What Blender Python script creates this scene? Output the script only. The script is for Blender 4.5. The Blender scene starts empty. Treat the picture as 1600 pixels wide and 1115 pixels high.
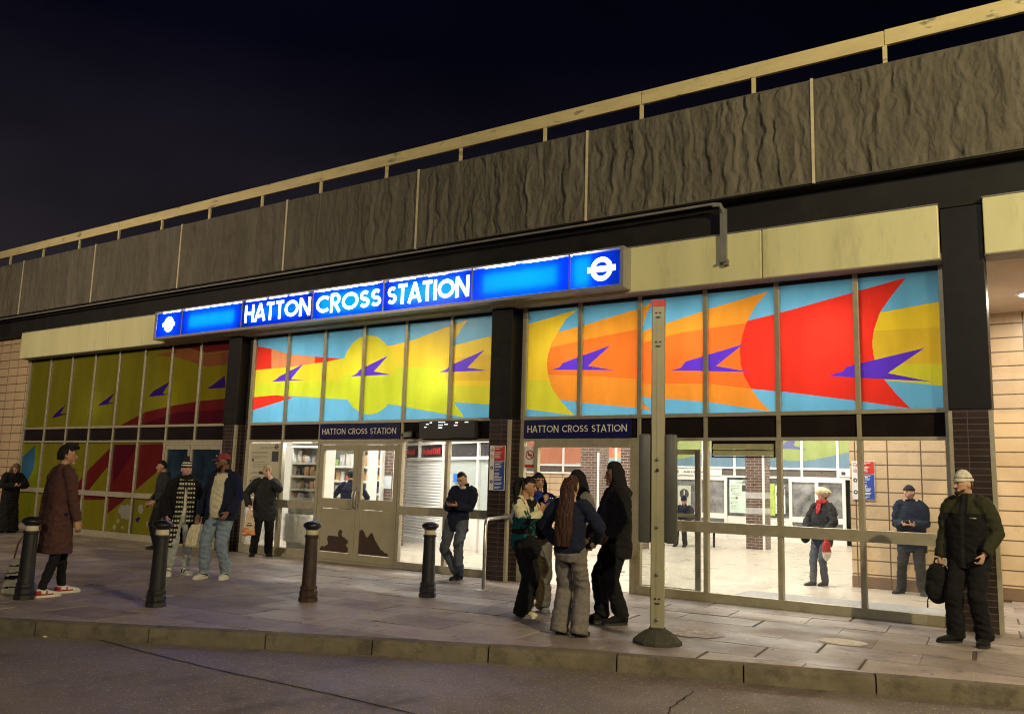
import bpy, bmesh, math, random
from mathutils import Vector, Matrix, noise
random.seed(7)
SC = bpy.context.scene
COL = SC.collection
V = Vector
R = math.radians

# ------------------------------------------------------------------ materials
def srgb(r, g, b):
    f = lambda c: (c/255/12.92) if c/255 <= .04045 else ((c/255+.055)/1.055)**2.4
    return (f(r), f(g), f(b), 1)

def N(nt, t, **k):
    n = nt.nodes.new(t)
    for a, b in k.items():
        setattr(n, a, b)
    return n

def mix_rgb(nt, fac, a, b, mode='MIX'):
    m = N(nt, 'ShaderNodeMix', data_type='RGBA', blend_type=mode)
    for i, v in ((0, fac), (6, a), (7, b)):
        if hasattr(v, 'is_output'):
            nt.links.new(v, m.inputs[i])
        else:
            m.inputs[i].default_value = v
    return m.outputs[2]

def new_mat(name):
    m = bpy.data.materials.new(name)
    m.use_nodes = True
    nt = m.node_tree
    return m, nt, nt.nodes['Principled BSDF']

def ramp(nt, src, p0, p1, c0=(0, 0, 0, 1), c1=(1, 1, 1, 1)):
    r = N(nt, 'ShaderNodeValToRGB')
    r.color_ramp.elements[0].position = p0
    r.color_ramp.elements[1].position = p1
    r.color_ramp.elements[0].color = c0
    r.color_ramp.elements[1].color = c1
    nt.links.new(src, r.inputs[0])
    return r.outputs[0]

def mulc(c, k):
    return (min(1, c[0]*k), min(1, c[1]*k), min(1, c[2]*k), 1)

def tex_noise(nt, scale, detail=4, stretch=(1, 1, 1), rough=.6):
    tc = N(nt, 'ShaderNodeTexCoord')
    mp = N(nt, 'ShaderNodeMapping')
    mp.inputs['Scale'].default_value = stretch
    nt.links.new(tc.outputs['Object'], mp.inputs[0])
    n = N(nt, 'ShaderNodeTexNoise')
    n.inputs['Scale'].default_value = scale
    n.inputs['Detail'].default_value = detail
    n.inputs['Roughness'].default_value = rough
    nt.links.new(mp.outputs[0], n.inputs['Vector'])
    return n.outputs['Fac']

def mat(name, c, rough=.6, metal=0., var=.18, scale=6., bump=0., bscale=80., stretch=(1, 1, 1), dirt=None, dirt_amt=(.58, .72), dirt_scale=3., coat=0., spec=.5):
    m, nt, b = new_mat(name)
    f = tex_noise(nt, scale, 5, stretch)
    col = ramp(nt, f, .3, .7, mulc(c, 1-var), mulc(c, 1+var))
    if dirt:
        d = ramp(nt, tex_noise(nt, dirt_scale, 8, stretch, .7), *dirt_amt)
        col = mix_rgb(nt, d, col, dirt)
    nt.links.new(col, b.inputs['Base Color'])
    rr = ramp(nt, tex_noise(nt, scale*2.3, 4), .3, .7, (rough*.85,)*3+(1,), (min(1, rough*1.15),)*3+(1,))
    nt.links.new(rr, b.inputs['Roughness'])
    b.inputs['Metallic'].default_value = metal
    b.inputs['Coat Weight'].default_value = coat
    b.inputs['Specular IOR Level'].default_value = spec
    if bump:
        bn = N(nt, 'ShaderNodeBump')
        bn.inputs['Strength'].default_value = bump
        bn.inputs['Distance'].default_value = .01
        nt.links.new(tex_noise(nt, bscale, 4, stretch), bn.inputs['Height'])
        nt.links.new(bn.outputs[0], b.inputs['Normal'])
    return m

def mat_tiles(name, c1, c2, mortar, bw, rh, ms=.006, rough=.35, offset=0., plane='XZ', rot=0., bump=.4, shift=(0, 0), stain=None, var=.12, nscale=2.5, mrough=None):
    """courses of tiles / bricks / slabs, laid on a wall (XZ) or the ground (XY)"""
    m, nt, b = new_mat(name)
    tc = N(nt, 'ShaderNodeTexCoord')
    sp = N(nt, 'ShaderNodeSeparateXYZ')
    nt.links.new(tc.outputs['Object'], sp.inputs[0])
    cb = N(nt, 'ShaderNodeCombineXYZ')
    if plane == 'XZ':
        ad = N(nt, 'ShaderNodeMath', operation='ADD')
        nt.links.new(sp.outputs[0], ad.inputs[0]); nt.links.new(sp.outputs[1], ad.inputs[1])
        nt.links.new(ad.outputs[0], cb.inputs[0]); nt.links.new(sp.outputs[2], cb.inputs[1])
    else:
        nt.links.new(sp.outputs[0], cb.inputs[0]); nt.links.new(sp.outputs[1], cb.inputs[1])
    mp = N(nt, 'ShaderNodeMapping')
    mp.inputs['Rotation'].default_value = (0, 0, rot)
    mp.inputs['Location'].default_value = (shift[0], shift[1], 0)
    nt.links.new(cb.outputs[0], mp.inputs[0])
    vec = mp.outputs[0]
    if plane == 'XY':      # joints that are not dead straight
        nz = N(nt, 'ShaderNodeTexNoise'); nz.inputs['Scale'].default_value = .8
        nt.links.new(mp.outputs[0], nz.inputs['Vector'])
        va = N(nt, 'ShaderNodeVectorMath', operation='MULTIPLY_ADD')
        nt.links.new(nz.outputs['Color'], va.inputs[0]); va.inputs[1].default_value = (.12, .12, 0)
        nt.links.new(mp.outputs[0], va.inputs[2]); vec = va.outputs[0]
    br = N(nt, 'ShaderNodeTexBrick')
    br.offset = offset; br.offset_frequency = 2; br.squash = 1
    br.inputs['Scale'].default_value = 1
    br.inputs['Mortar Size'].default_value = ms
    br.inputs['Mortar Smooth'].default_value = .3
    br.inputs['Brick Width'].default_value = bw
    br.inputs['Row Height'].default_value = rh
    br.inputs['Color1'].default_value = c1
    br.inputs['Color2'].default_value = c2
    br.inputs['Mortar'].default_value = mortar
    nt.links.new(vec, br.inputs['Vector'])
    f = ramp(nt, tex_noise(nt, nscale, 8, (1, 1, 1), .65), .25, .75, (1-var*2,)*3+(1,), (1+var,)*3+(1,))
    col = mix_rgb(nt, 1., br.outputs['Color'], f, 'MULTIPLY')
    if stain:
        d = ramp(nt, tex_noise(nt, stain[1], 10, (1, 1, 1), .7), stain[2], stain[3])
        col = mix_rgb(nt, d, col, stain[0])
        if len(stain) > 4:   # specks of gum and grit
            d2 = ramp(nt, tex_noise(nt, stain[4], 2), .73, .76)
            col = mix_rgb(nt, d2, col, stain[5])
    nt.links.new(col, b.inputs['Base Color'])
    rr = ramp(nt, tex_noise(nt, 1.7, 6), .35, .7, (rough*.7,)*3+(1,), (min(1, rough*1.25),)*3+(1,))
    nt.links.new(rr, b.inputs['Roughness'])
    bn = N(nt, 'ShaderNodeBump'); bn.inputs['Strength'].default_value = bump; bn.inputs['Distance'].default_value = .008
    inv = N(nt, 'ShaderNodeMath', operation='MULTIPLY_ADD'); inv.inputs[1].default_value = -1.
    nt.links.new(br.outputs['Fac'], inv.inputs[0])
    nt.links.new(ramp(nt, tex_noise(nt, 35, 6), .2, .8, (0, 0, 0, 1), (.5, .5, .5, 1)), inv.inputs[2])
    nt.links.new(inv.outputs[0], bn.inputs['Height'])
    nt.links.new(bn.outputs[0], b.inputs['Normal'])
    return m

def mat_emit(name, c, s):
    m, nt, b = new_mat(name)
    b.inputs['Base Color'].default_value = c
    b.inputs['Emission Color'].default_value = c
    b.inputs['Emission Strength'].default_value = s
    return m

def mat_trans(name, c, t=.6, gloss=.25):
    """thin translucent vinyl or acrylic: shows light from behind, takes light from the front"""
    m, nt, b = new_mat(name)
    out = nt.nodes['Material Output']
    nz = ramp(nt, tex_noise(nt, 1.6, 7, (1.5, 1, .5)), .25, .75, mulc(c, .80), mulc(c, 1.12))
    nt.links.new(nz, b.inputs['Base Color'])
    b.inputs['Roughness'].default_value = gloss
    b.inputs['Specular IOR Level'].default_value = .4
    tr = N(nt, 'ShaderNodeBsdfTranslucent')
    nt.links.new(nz, tr.inputs[0])
    mx = N(nt, 'ShaderNodeMixShader'); mx.inputs[0].default_value = t
    nt.links.new(b.outputs[0], mx.inputs[1]); nt.links.new(tr.outputs[0], mx.inputs[2])
    nt.links.new(mx.outputs[0], out.inputs[0])
    return m

def mat_glass(name, tint=(.96, .97, .96, 1), refl=1.0):
    m, nt, b = new_mat(name)
    nt.nodes.remove(b)
    out = nt.nodes['Material Output']
    t = N(nt, 'ShaderNodeBsdfTransparent'); t.inputs[0].default_value = tint
    g = N(nt, 'ShaderNodeBsdfGlossy'); g.inputs['Roughness'].default_value = .02
    lw = N(nt, 'ShaderNodeLayerWeight'); lw.inputs[0].default_value = .5
    pw = N(nt, 'ShaderNodeMath', operation='POWER'); pw.inputs[1].default_value = 5
    nt.links.new(lw.outputs['Facing'], pw.inputs[0])
    mu = N(nt, 'ShaderNodeMath', operation='MULTIPLY_ADD'); mu.inputs[1].default_value = .95*refl; mu.inputs[2].default_value = .045*refl
    nt.links.new(pw.outputs[0], mu.inputs[0])
    # a film of dust near the sill
    d = N(nt, 'ShaderNodeBsdfDiffuse'); d.inputs[0].default_value = (.6, .6, .58, 1)
    tc = N(nt, 'ShaderNodeTexCoord'); sp = N(nt, 'ShaderNodeSeparateXYZ')
    nt.links.new(tc.outputs['Object'], sp.inputs[0])
    zr = ramp(nt, sp.outputs[2], .1, .75, (.13, .13, .13, 1), (.012, .012, .012, 1))
    nzz = ramp(nt, tex_noise(nt, 4, 3), .1, .7)
    fz = mix_rgb(nt, 1., zr, nzz, 'MULTIPLY')
    mx0 = N(nt, 'ShaderNodeMixShader')
    nt.links.new(fz, mx0.inputs[0]); nt.links.new(t.outputs[0], mx0.inputs[1]); nt.links.new(d.outputs[0], mx0.inputs[2])
    mx = N(nt, 'ShaderNodeMixShader')
    nt.links.new(mu.outputs[0], mx.inputs[0])
    nt.links.new(mx0.outputs[0], mx.inputs[1]); nt.links.new(g.outputs[0], mx.inputs[2])
    nt.links.new(mx.outputs[0], out.inputs[0])
    return m

# ------------------------------------------------------------------ mesh builder
class MB:
    def __init__(s):
        s.v = []; s.f = []; s.m = []
    def add(s, vs, fs, mi=0):
        o = len(s.v); s.v += [tuple(x) for x in vs]
        for q in fs:
            s.f.append([o+i for i in q]); s.m.append(mi)
        return s
    def box(s, x0, x1, y0, y1, z0, z1, mi=0, bev=0.):
        x0, x1 = min(x0, x1), max(x0, x1); y0, y1 = min(y0, y1), max(y0, y1); z0, z1 = min(z0, z1), max(z0, z1)
        if bev <= 0:
            vs = [(x, y, z) for z in (z0, z1) for y in (y0, y1) for x in (x0, x1)]
            return s.add(vs, [(0, 2, 3, 1), (4, 5, 7, 6), (0, 1, 5, 4), (2, 6, 7, 3), (0, 4, 6, 2), (1, 3, 7, 5)], mi)
        bm = bmesh.new()
        bmesh.ops.create_cube(bm, size=1, matrix=Matrix.Translation(((x0+x1)/2, (y0+y1)/2, (z0+z1)/2)) @ Matrix.Diagonal((x1-x0, y1-y0, z1-z0, 1)))
        bmesh.ops.bevel(bm, geom=bm.edges[:], offset=min(bev, .45*min(x1-x0, y1-y0, z1-z0)), segments=2, affect='EDGES', profile=.5)
        bm.verts.index_update()
        s.add([v.co for v in bm.verts], [[v.index for v in f.verts] for f in bm.faces], mi)
        bm.free(); return s
    def obox(s, c, ax, ay, az, mi=0):
        """oriented box: centre and three half-axis vectors"""
        c, ax, ay, az = V(c), V(ax), V(ay), V(az)
        vs = [c+i*ax+j*ay+k*az for k in (-1, 1) for j in (-1, 1) for i in (-1, 1)]
        return s.add(vs, [(0, 2, 3, 1), (4, 5, 7, 6), (0, 1, 5, 4), (2, 6, 7, 3), (0, 4, 6, 2), (1, 3, 7, 5)], mi)
    def prism(s, poly, y0, y1, mi=0):
        """polygon in the XZ plane, extruded along Y"""
        n = len(poly)
        ar = sum(poly[i][0]*poly[(i+1) % n][1]-poly[(i+1) % n][0]*poly[i][1] for i in range(n))
        if ar < 0: poly = poly[::-1]
        vs = [(x, y0, z) for x, z in poly]+[(x, y1, z) for x, z in poly]
        fs = [list(range(n)), list(range(2*n-1, n-1, -1))]+[(i+n, (i+1) % n+n, (i+1) % n, i) for i in range(n)]
        return s.add(vs, fs, mi)
    def ring_loft(s, rings, mi=0, cap=True, closed=True):
        o = len(s.v); n = len(rings[0])
        for r in rings: s.v += [tuple(x) for x in r]
        for k in range(len(rings)-1):
            for i in range(n):
                j = (i+1) % n
                s.f.append([o+k*n+i, o+k*n+j, o+(k+1)*n+j, o+(k+1)*n+i]); s.m.append(mi)
        if cap:
            s.f.append([o+i for i in range(n-1, -1, -1)]); s.m.append(mi)
            q = o+(len(rings)-1)*n
            s.f.append([q+i for i in range(n)]); s.m.append(mi)
        return s
    def tube(s, pts, rad, n=12, mi=0, flat=1., up=None, round_caps=True):
        pts = [V(p) for p in pts]
        if not hasattr(rad, '__len__'): rad = [rad]*len(pts)
        rad = list(rad)
        if round_caps:
            d0 = (pts[0]-pts[1]).normalized(); d1 = (pts[-1]-pts[-2]).normalized()
            pts = [pts[0]+d0*rad[0]*.8, pts[0]+d0*rad[0]*.5]+pts+[pts[-1]+d1*rad[-1]*.5, pts[-1]+d1*rad[-1]*.8]
            rad = [rad[0]*.35, rad[0]*.8]+rad+[rad[-1]*.8, rad[-1]*.35]
        t0 = (pts[1]-pts[0]).normalized()
        u = V(up) if up is not None else (V((0, 0, 1)) if abs(t0.z) < .9 else V((0, 1, 0)))
        u = (u-t0*u.dot(t0)).normalized()
        rings = []
        for i, p in enumerate(pts):
            if i == 0: t = t0
            elif i == len(pts)-1: t = (pts[i]-pts[i-1]).normalized()
            else: t = ((pts[i+1]-p).normalized()+(p-pts[i-1]).normalized())
            if t.length < 1e-6: t = t0
            t = t.normalized()
            u = (u-t*u.dot(t)).normalized(); w = t.cross(u)
            rings.append([p+rad[i]*(math.cos(a)*w+flat*math.sin(a)*u) for a in [2*math.pi*k/n for k in range(n)]])
        return s.ring_loft(rings, mi)
    def lathe(s, prof, c=(0, 0, 0), n=28, mi=0):
        """profile of (r, z) pairs around the vertical through c"""
        rings = [[(c[0]+r*math.cos(2*math.pi*k/n), c[1]+r*math.sin(2*math.pi*k/n), c[2]+z) for k in range(n)] for r, z in prof]
        return s.ring_loft(rings, mi)
    def ball(s, c, rx, ry, rz, mi=0, n=16, m=10, M3=None, fn=None):
        c = V(c); rings = []
        for j in range(1, m):
            th = math.pi*j/m
            rg = []
            for k in range(n):
                ph = 2*math.pi*k/n
                u = V((math.sin(th)*math.cos(ph), math.sin(th)*math.sin(ph), -math.cos(th)))
                q = fn(u) if fn else V((rx*u.x, ry*u.y, rz*u.z))
                if M3 is not None: q = M3 @ q
                rg.append(c+q)
            rings.append(rg)
        return s.ring_loft(rings, mi)
    def build(s, name, mats, parent=None, origin=(0, 0, 0), smooth=None, rotz=0.):
        me = bpy.data.meshes.new(name)
        o = V(origin)
        me.from_pydata([V(v)-o for v in s.v], [], s.f)
        if not isinstance(mats, (list, tuple)): mats = [mats]
        for q in mats: me.materials.append(q)
        me.polygons.foreach_set('material_index', s.m)
        if smooth is not None:
            me.polygons.foreach_set('use_smooth', [True]*len(me.polygons))
            try: me.set_sharp_from_angle(angle=R(smooth))
            except Exception: pass
        me.update()
        ob = bpy.data.objects.new(name, me); COL.objects.link(ob)
        if parent is not None:
            ob.parent = parent
            if parent.type == 'EMPTY' or True:
                ob.location = o
        else:
            ob.location = o; ob.rotation_euler[2] = rotz
        return ob

def tag(o, label=None, cat=None, group=None, kind=None):
    if label: o['label'] = label
    if cat: o['category'] = cat
    if group: o['group'] = group
    if kind: o['kind'] = kind
    return o

def thing(name, label, cat, loc=(0, 0, 0), rotz=0., group=None):
    o = bpy.data.objects.new(name, None); COL.objects.link(o)
    o.empty_display_size = .2
    o.location = loc; o.rotation_euler = (0, 0, rotz)
    return tag(o, label, cat, group)

def kids(o):
    return [c for c in bpy.data.objects if c.parent == o]

def copy_tree(o, parent=None):
    c = o.copy(); COL.objects.link(c)
    if parent: c.parent = parent
    for k in kids(o): copy_tree(k, c)
    return c

def text_mesh(txt, size, name='text', offset=0., spacing=1.):
    cu = bpy.data.curves.new(name, 'FONT'); cu.body = txt; cu.size = size; cu.offset = offset
    cu.align_x = 'CENTER'; cu.align_y = 'CENTER'; cu.space_character = spacing
    ob = bpy.data.objects.new(name, cu); COL.objects.link(ob)
    dg = bpy.context.evaluated_depsgraph_get()
    me = bpy.data.meshes.new_from_object(ob.evaluated_get(dg))
    bpy.data.objects.remove(ob)
    vs = [v.co.copy() for v in me.vertices]; fs = [list(p.vertices) for p in me.polygons]
    bpy.data.meshes.remove(me)
    return vs, fs

# Humanist stroke capitals in the style of the station lettering: centre lines in a box of height 1
def arc(cx, cz, rx, rz, a0, a1, n=14):
    return [(cx+rx*math.cos(R(a0+(a1-a0)*i/n)), cz+rz*math.sin(R(a0+(a1-a0)*i/n))) for i in range(n+1)]
GL = {
 'H': (.74, [[(.07, 0), (.07, 1)], [(.67, 0), (.67, 1)], [(.07, .52), (.67, .52)]]),
 'A': (.80, [[(.02, 0), (.40, 1)], [(.40, 1), (.78, 0)], [(.16, .30), (.64, .30)]]),
 'T': (.62, [[(.31, 0), (.31, 1)], [(0, .93), (.62, .93)]]),
 'O': (1.0, [arc(.5, .5, .44, .44, 0, 360, 30)]),
 'N': (.80, [[(.07, 0), (.07, 1)], [(.07, .97), (.73, .03)], [(.73, 0), (.73, 1)]]),
 'C': (.82, [arc(.5, .5, .44, .44, 48, 312, 24)]),
 'R': (.64, [[(.07, 0), (.07, 1)], [(.07, .93), (.30, .93)]+arc(.30, .70, .24, .23, 90, -90)+[(.07, .47)], [(.28, .47), (.60, 0)]]),
 'S': (.58, [arc(.29, .715, .21, .215, 35, 270, 14)+arc(.29, .285, .23, .215, 90, -150, 14)]),
 'I': (.16, [[(.08, 0), (.08, 1)]]),
 ' ': (.34, [])}

def word(mb, txt, x0, x1, z0, z1, y, w=.14, mi=0, depth=.004, gap=.13):
    """lay the word between x0..x1, z0..z1, facing -Y"""
    tot = sum(GL[c][0] for c in txt)+gap*(len(txt)-1)
    sx = (x1-x0)/tot; sz = z1-z0
    cx = 0.; k = 0
    for ch in txt:
        wd, strokes = GL[ch]
        for st in strokes:
            P = [V((x0+(cx+a)*sx, z0+(w/2+b*(1-w))*sz if ch in 'OCS' else z0+b*sz)) for a, b in st]
            hw = w*sz/2
            closed = (P[0]-P[-1]).length < 1e-4
            Lp = []; Rp = []
            n = len(P)
            for i in range(n):
                if closed:
                    a = P[i-1] if i > 0 else P[-2]; b = P[(i+1)] if i < n-1 else P[1]
                else:
                    a = P[max(0, i-1)]; b = P[min(n-1, i+1)]
                d = (b-a).normalized(); nn = V((-d.y, d.x))
                Lp.append(P[i]+nn*hw); Rp.append(P[i]-nn*hw)
            yy = y-k*.0004; k += 1
            for i in range(n-1):
                q = [Rp[i], Rp[i+1], Lp[i+1], Lp[i]]
                mb.add([(a.x, yy, a.y) for a in q]+[(a.x, yy+depth, a.y) for a in q],
                       [(0, 1, 2, 3), (0, 4, 5, 1), (2, 6, 7, 3)], mi)
        cx += wd+gap
    return mb
MURAL=[
('gold',[(-2.24,3.86),(-2.12,3.88),(-1.39,3.96),(-1.23,3.97),(-1.28,2.88),(-2.09,2.99),(-2.27,3.06)]),
('gold2',[(-2.25,3.64),(-1.84,3.64),(-1.25,3.62),(-1.26,3.16),(-1.85,3.19),(-2.26,3.22)]),
('lime2',[(-2.26,3.20),(-1.85,3.19),(-1.26,3.15),(-1.28,2.87),(-2.09,2.99),(-2.27,3.03)]),
('red',[(-1.79,4.31),(-1.97,4.09),(-2.12,3.88),(-2.20,3.66),(-2.23,3.48),(-2.21,3.28),(-2.14,3.10),(-2.09,2.99),(-1.96,2.81),(-1.80,2.62),(-2.40,2.73),(-3.40,2.89),(-3.83,2.94),(-4.22,3.03),(-4.21,3.84),(-3.88,3.91),(-3.45,3.98),(-2.43,4.18)]),
('orange',[(-3.57,4.31),(-3.75,4.12),(-3.88,3.91),(-3.95,3.71),(-3.99,3.51),(-3.98,3.31),(-3.93,3.12),(-3.83,2.94),(-3.71,2.77),(-3.56,2.62),(-4.41,2.77),(-5.40,2.87),(-5.68,2.92),(-5.69,3.84),(-5.50,3.88),(-4.40,4.14)]),
('amber',[(-3.57,4.31),(-3.75,4.12),(-3.88,3.91),(-3.89,3.88),(-4.42,3.85),(-4.91,3.81),(-5.69,3.67),(-5.69,3.84),(-5.50,3.88),(-4.40,4.14)]),
('amber2',[(-5.69,3.08),(-4.91,3.06),(-4.40,3.03),(-3.83,2.94),(-3.71,2.77),(-3.56,2.62),(-4.41,2.77),(-5.40,2.87),(-5.68,2.92)]),
('orange2',[(-5.30,4.36),(-5.43,4.15),(-5.50,3.93),(-5.59,3.56),(-5.63,3.27),(-5.60,3.00),(-5.49,2.80),(-5.34,2.67),(-5.50,2.71),(-6.50,2.82),(-6.93,2.88),(-7.18,2.97),(-7.23,3.87),(-6.99,3.98),(-6.49,4.06),(-5.50,4.25)]),
('amber',[(-7.23,3.87),(-6.99,3.98),(-6.49,4.06),(-5.50,4.25),(-5.30,4.36),(-5.43,4.15),(-5.50,3.93),(-6.49,3.82),(-7.03,3.75),(-7.23,3.72)]),
('amber2',[(-7.22,3.30),(-6.68,3.26),(-5.59,3.16),(-5.60,3.00),(-5.49,2.80),(-5.34,2.67),(-5.50,2.71),(-6.50,2.82),(-6.93,2.88),(-7.18,2.97)]),
('gold',[(-6.61,4.33),(-6.85,4.18),(-6.99,3.98),(-7.11,3.81),(-7.17,3.62),(-7.19,3.47),(-7.16,3.28),(-7.08,3.07),(-6.93,2.88),(-6.78,2.73),(-6.64,2.62),(-7.08,2.68),(-7.51,2.74),(-7.70,2.77),(-7.75,4.12),(-7.53,4.16)]),
('lime2',[(-7.71,3.23),(-7.14,3.20),(-7.08,3.07),(-6.93,2.88),(-6.78,2.73),(-6.64,2.62),(-7.08,2.68),(-7.51,2.74),(-7.70,2.77)]),
('gold',[(-9.34,3.87),(-9.18,3.89),(-8.33,4.01),(-7.94,4.08),(-7.89,2.81),(-8.32,2.84),(-9.07,2.90),(-9.29,2.94)]),
('gold2',[(-9.32,3.67),(-8.32,3.69),(-7.92,3.70),(-7.91,3.23),(-9.31,3.29)]),
('lime2',[(-9.30,3.21),(-7.90,3.13),(-7.89,2.81),(-8.32,2.84),(-9.07,2.90),(-9.29,2.94)]),
('gold',[(-8.82,4.33),(-8.96,4.19),(-9.14,3.94),(-9.26,3.72),(-9.29,3.49),(-9.27,3.29),(-9.19,3.09),(-9.07,2.90),(-8.93,2.75),(-8.82,2.63),(-10.09,2.83),(-10.36,2.88),(-10.61,2.90),(-10.96,2.91),(-11.04,3.98),(-10.52,4.00),(-10.07,4.06),(-9.16,4.27)]),
('lime',[(-11.01,3.64),(-9.29,3.49),(-9.27,3.29),(-9.19,3.09),(-9.07,2.90),(-8.93,2.75),(-8.82,2.63),(-10.09,2.83),(-10.36,2.88),(-10.61,2.90),(-10.96,2.91)]),
('red',[(-14.98,4.37),(-14.34,4.22),(-13.88,4.14),(-13.31,3.99),(-12.58,3.90),(-11.82,3.82),(-12.26,3.77),(-14.23,3.70),(-14.90,3.70)]),
('salmon',[(-13.88,4.14),(-13.31,3.99),(-12.58,3.90),(-12.57,3.76),(-13.84,3.72)]),
('yellow',[(-14.90,3.74),(-14.23,3.72),(-13.31,3.73),(-12.26,3.78),(-11.74,3.83),(-11.45,3.85),(-11.38,2.98),(-11.76,3.03),(-13.25,3.14),(-14.32,3.15),(-14.83,3.15)]),
('lime',[(-14.20,3.43),(-11.41,3.38),(-11.38,2.98),(-11.76,3.03),(-13.25,3.14),(-14.32,3.15)]),
('red',[(-14.83,3.14),(-14.32,3.15),(-13.63,3.17),(-13.11,3.11),(-14.37,2.87),(-14.79,2.81)]),
('yellow',[(-10.41,3.44),(-10.42,3.21),(-10.51,3.01),(-10.64,2.85),(-10.83,2.75),(-11.04,2.72),(-11.26,2.76),(-11.47,2.87),(-11.64,3.04),(-11.76,3.26),(-11.82,3.50),(-11.80,3.74),(-11.71,3.95),(-11.56,4.11),(-11.37,4.21),(-11.15,4.23),(-10.93,4.18),(-10.73,4.05),(-10.56,3.88),(-10.45,3.67)]),
('lime',[(-10.41,3.44),(-10.42,3.21),(-10.51,3.01),(-10.64,2.85),(-10.83,2.75),(-11.04,2.72),(-11.26,2.76),(-11.47,2.87),(-11.64,3.04),(-11.76,3.26),(-11.82,3.50)]),
('limed',[(-24.43,5.06),(-14.96,4.41),(-14.72,2.41),(-23.85,2.48)]),
('maroon',[(-18.36,4.64),(-14.98,4.58),(-14.93,4.18),(-15.36,4.19),(-16.07,4.18),(-16.61,4.32),(-17.08,4.32),(-18.13,4.39)]),
('salmon',[(-17.92,4.23),(-17.08,4.32),(-16.60,4.31),(-16.07,4.17),(-14.93,4.17),(-14.89,3.88),(-15.98,3.87),(-17.05,4.14)]),
('yellow',[(-17.65,4.10),(-17.05,4.13),(-15.98,3.87),(-14.89,3.87),(-14.81,3.16),(-16.11,3.14),(-17.49,3.02)]),
('maroon',[(-19.11,2.60),(-18.09,2.92),(-17.07,3.04),(-16.10,3.12),(-14.81,3.16),(-14.72,2.41),(-19.18,2.44)]),
('maroon2',[(-18.05,2.66),(-16.88,2.89),(-15.74,2.90),(-14.79,2.95),(-14.72,2.41),(-18.14,2.44)]),
('limed',[(-23.78,2.15),(-16.78,2.23),(-16.49,0.14),(-23.24,-0.26)]),
('skyl',[(-23.52,1.77),(-22.83,2.15),(-22.73,1.57),(-23.06,1.15),(-23.36,1.06)]),
('lime',[(-23.11,1.02),(-22.79,1.40),(-22.74,2.13),(-22.54,2.13),(-22.45,1.33),(-22.70,0.42),(-22.84,-0.24),(-22.91,-0.24)]),
('maroon',[(-20.88,1.03),(-20.13,1.61),(-19.27,2.15),(-17.13,2.19),(-17.07,1.76),(-18.25,1.09),(-19.25,0.53),(-19.31,0.87),(-20.41,0.83),(-20.82,0.54),(-20.91,0.81)]),
('limed',[(-20.13,1.05),(-19.41,1.64),(-19.30,1.07)]),
('maroon2',[(-19.27,2.17),(-18.23,2.17),(-19.11,1.25)]),
('white',[(-18.79,0.68),(-18.71,0.78),(-18.54,0.76),(-18.45,0.80),(-18.31,0.76),(-18.25,0.65),(-18.32,0.56),(-18.29,0.48),(-18.43,0.45),(-18.56,0.48),(-18.65,0.46),(-18.70,0.56),(-18.79,0.59)]),
('white',[(-18.05,0.73),(-17.96,0.81),(-17.86,0.79),(-17.82,0.69),(-17.89,0.59),(-17.98,0.62)]),
('white',[(-18.83,0.42),(-18.76,0.46),(-18.70,0.42),(-18.73,0.35),(-18.82,0.36)]),
('white',[(-18.96,0.28),(-18.89,0.32),(-18.83,0.27),(-18.87,0.20),(-18.94,0.21)]),
('white',[(-18.63,0.26),(-18.58,0.31),(-18.51,0.27),(-18.55,0.22)]),
('white',[(-17.68,0.42),(-17.56,0.47),(-17.52,0.36),(-17.63,0.32)]),
('purple',[(-18.10,0.47),(-17.97,0.54),(-17.90,0.50),(-18.01,0.40)]),
('purple',[(-2.79,3.08),(-2.60,3.13),(-2.55,3.19),(-1.61,3.38),(-2.05,3.08),(-1.55,2.95),(-2.44,3.04)]),
('purple',[(-5.04,3.26),(-4.88,3.29),(-4.80,3.38),(-3.94,3.58),(-4.34,3.29),(-3.85,3.18)]),
('purple',[(-7.10,3.37),(-6.95,3.40),(-6.89,3.47),(-6.04,3.70),(-6.43,3.40),(-5.97,3.31)]),
('purple',[(-9.43,3.44),(-9.26,3.48),(-9.19,3.54),(-8.44,3.78),(-8.80,3.49),(-8.36,3.42)]),
('purple',[(-11.57,3.46),(-11.42,3.51),(-11.34,3.58),(-10.64,3.81),(-10.98,3.53),(-10.54,3.45)]),
('purple',[(-13.80,3.45),(-13.64,3.51),(-13.55,3.56),(-12.90,3.77),(-13.23,3.48),(-12.79,3.45)]),
('purple',[(-22.15,2.84),(-21.97,2.98),(-21.55,3.18),(-21.76,2.95),(-21.36,2.95)]),
('purple',[(-20.08,3.11),(-19.89,3.21),(-19.40,3.41),(-19.63,3.18),(-19.32,3.17)]),
('purple',[(-18.02,3.27),(-17.85,3.40),(-17.24,3.60),(-17.48,3.33),(-17.20,3.30)]),
('purple',[(-15.88,3.38),(-15.70,3.46),(-15.32,3.64),(-15.26,3.38)])]
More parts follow.
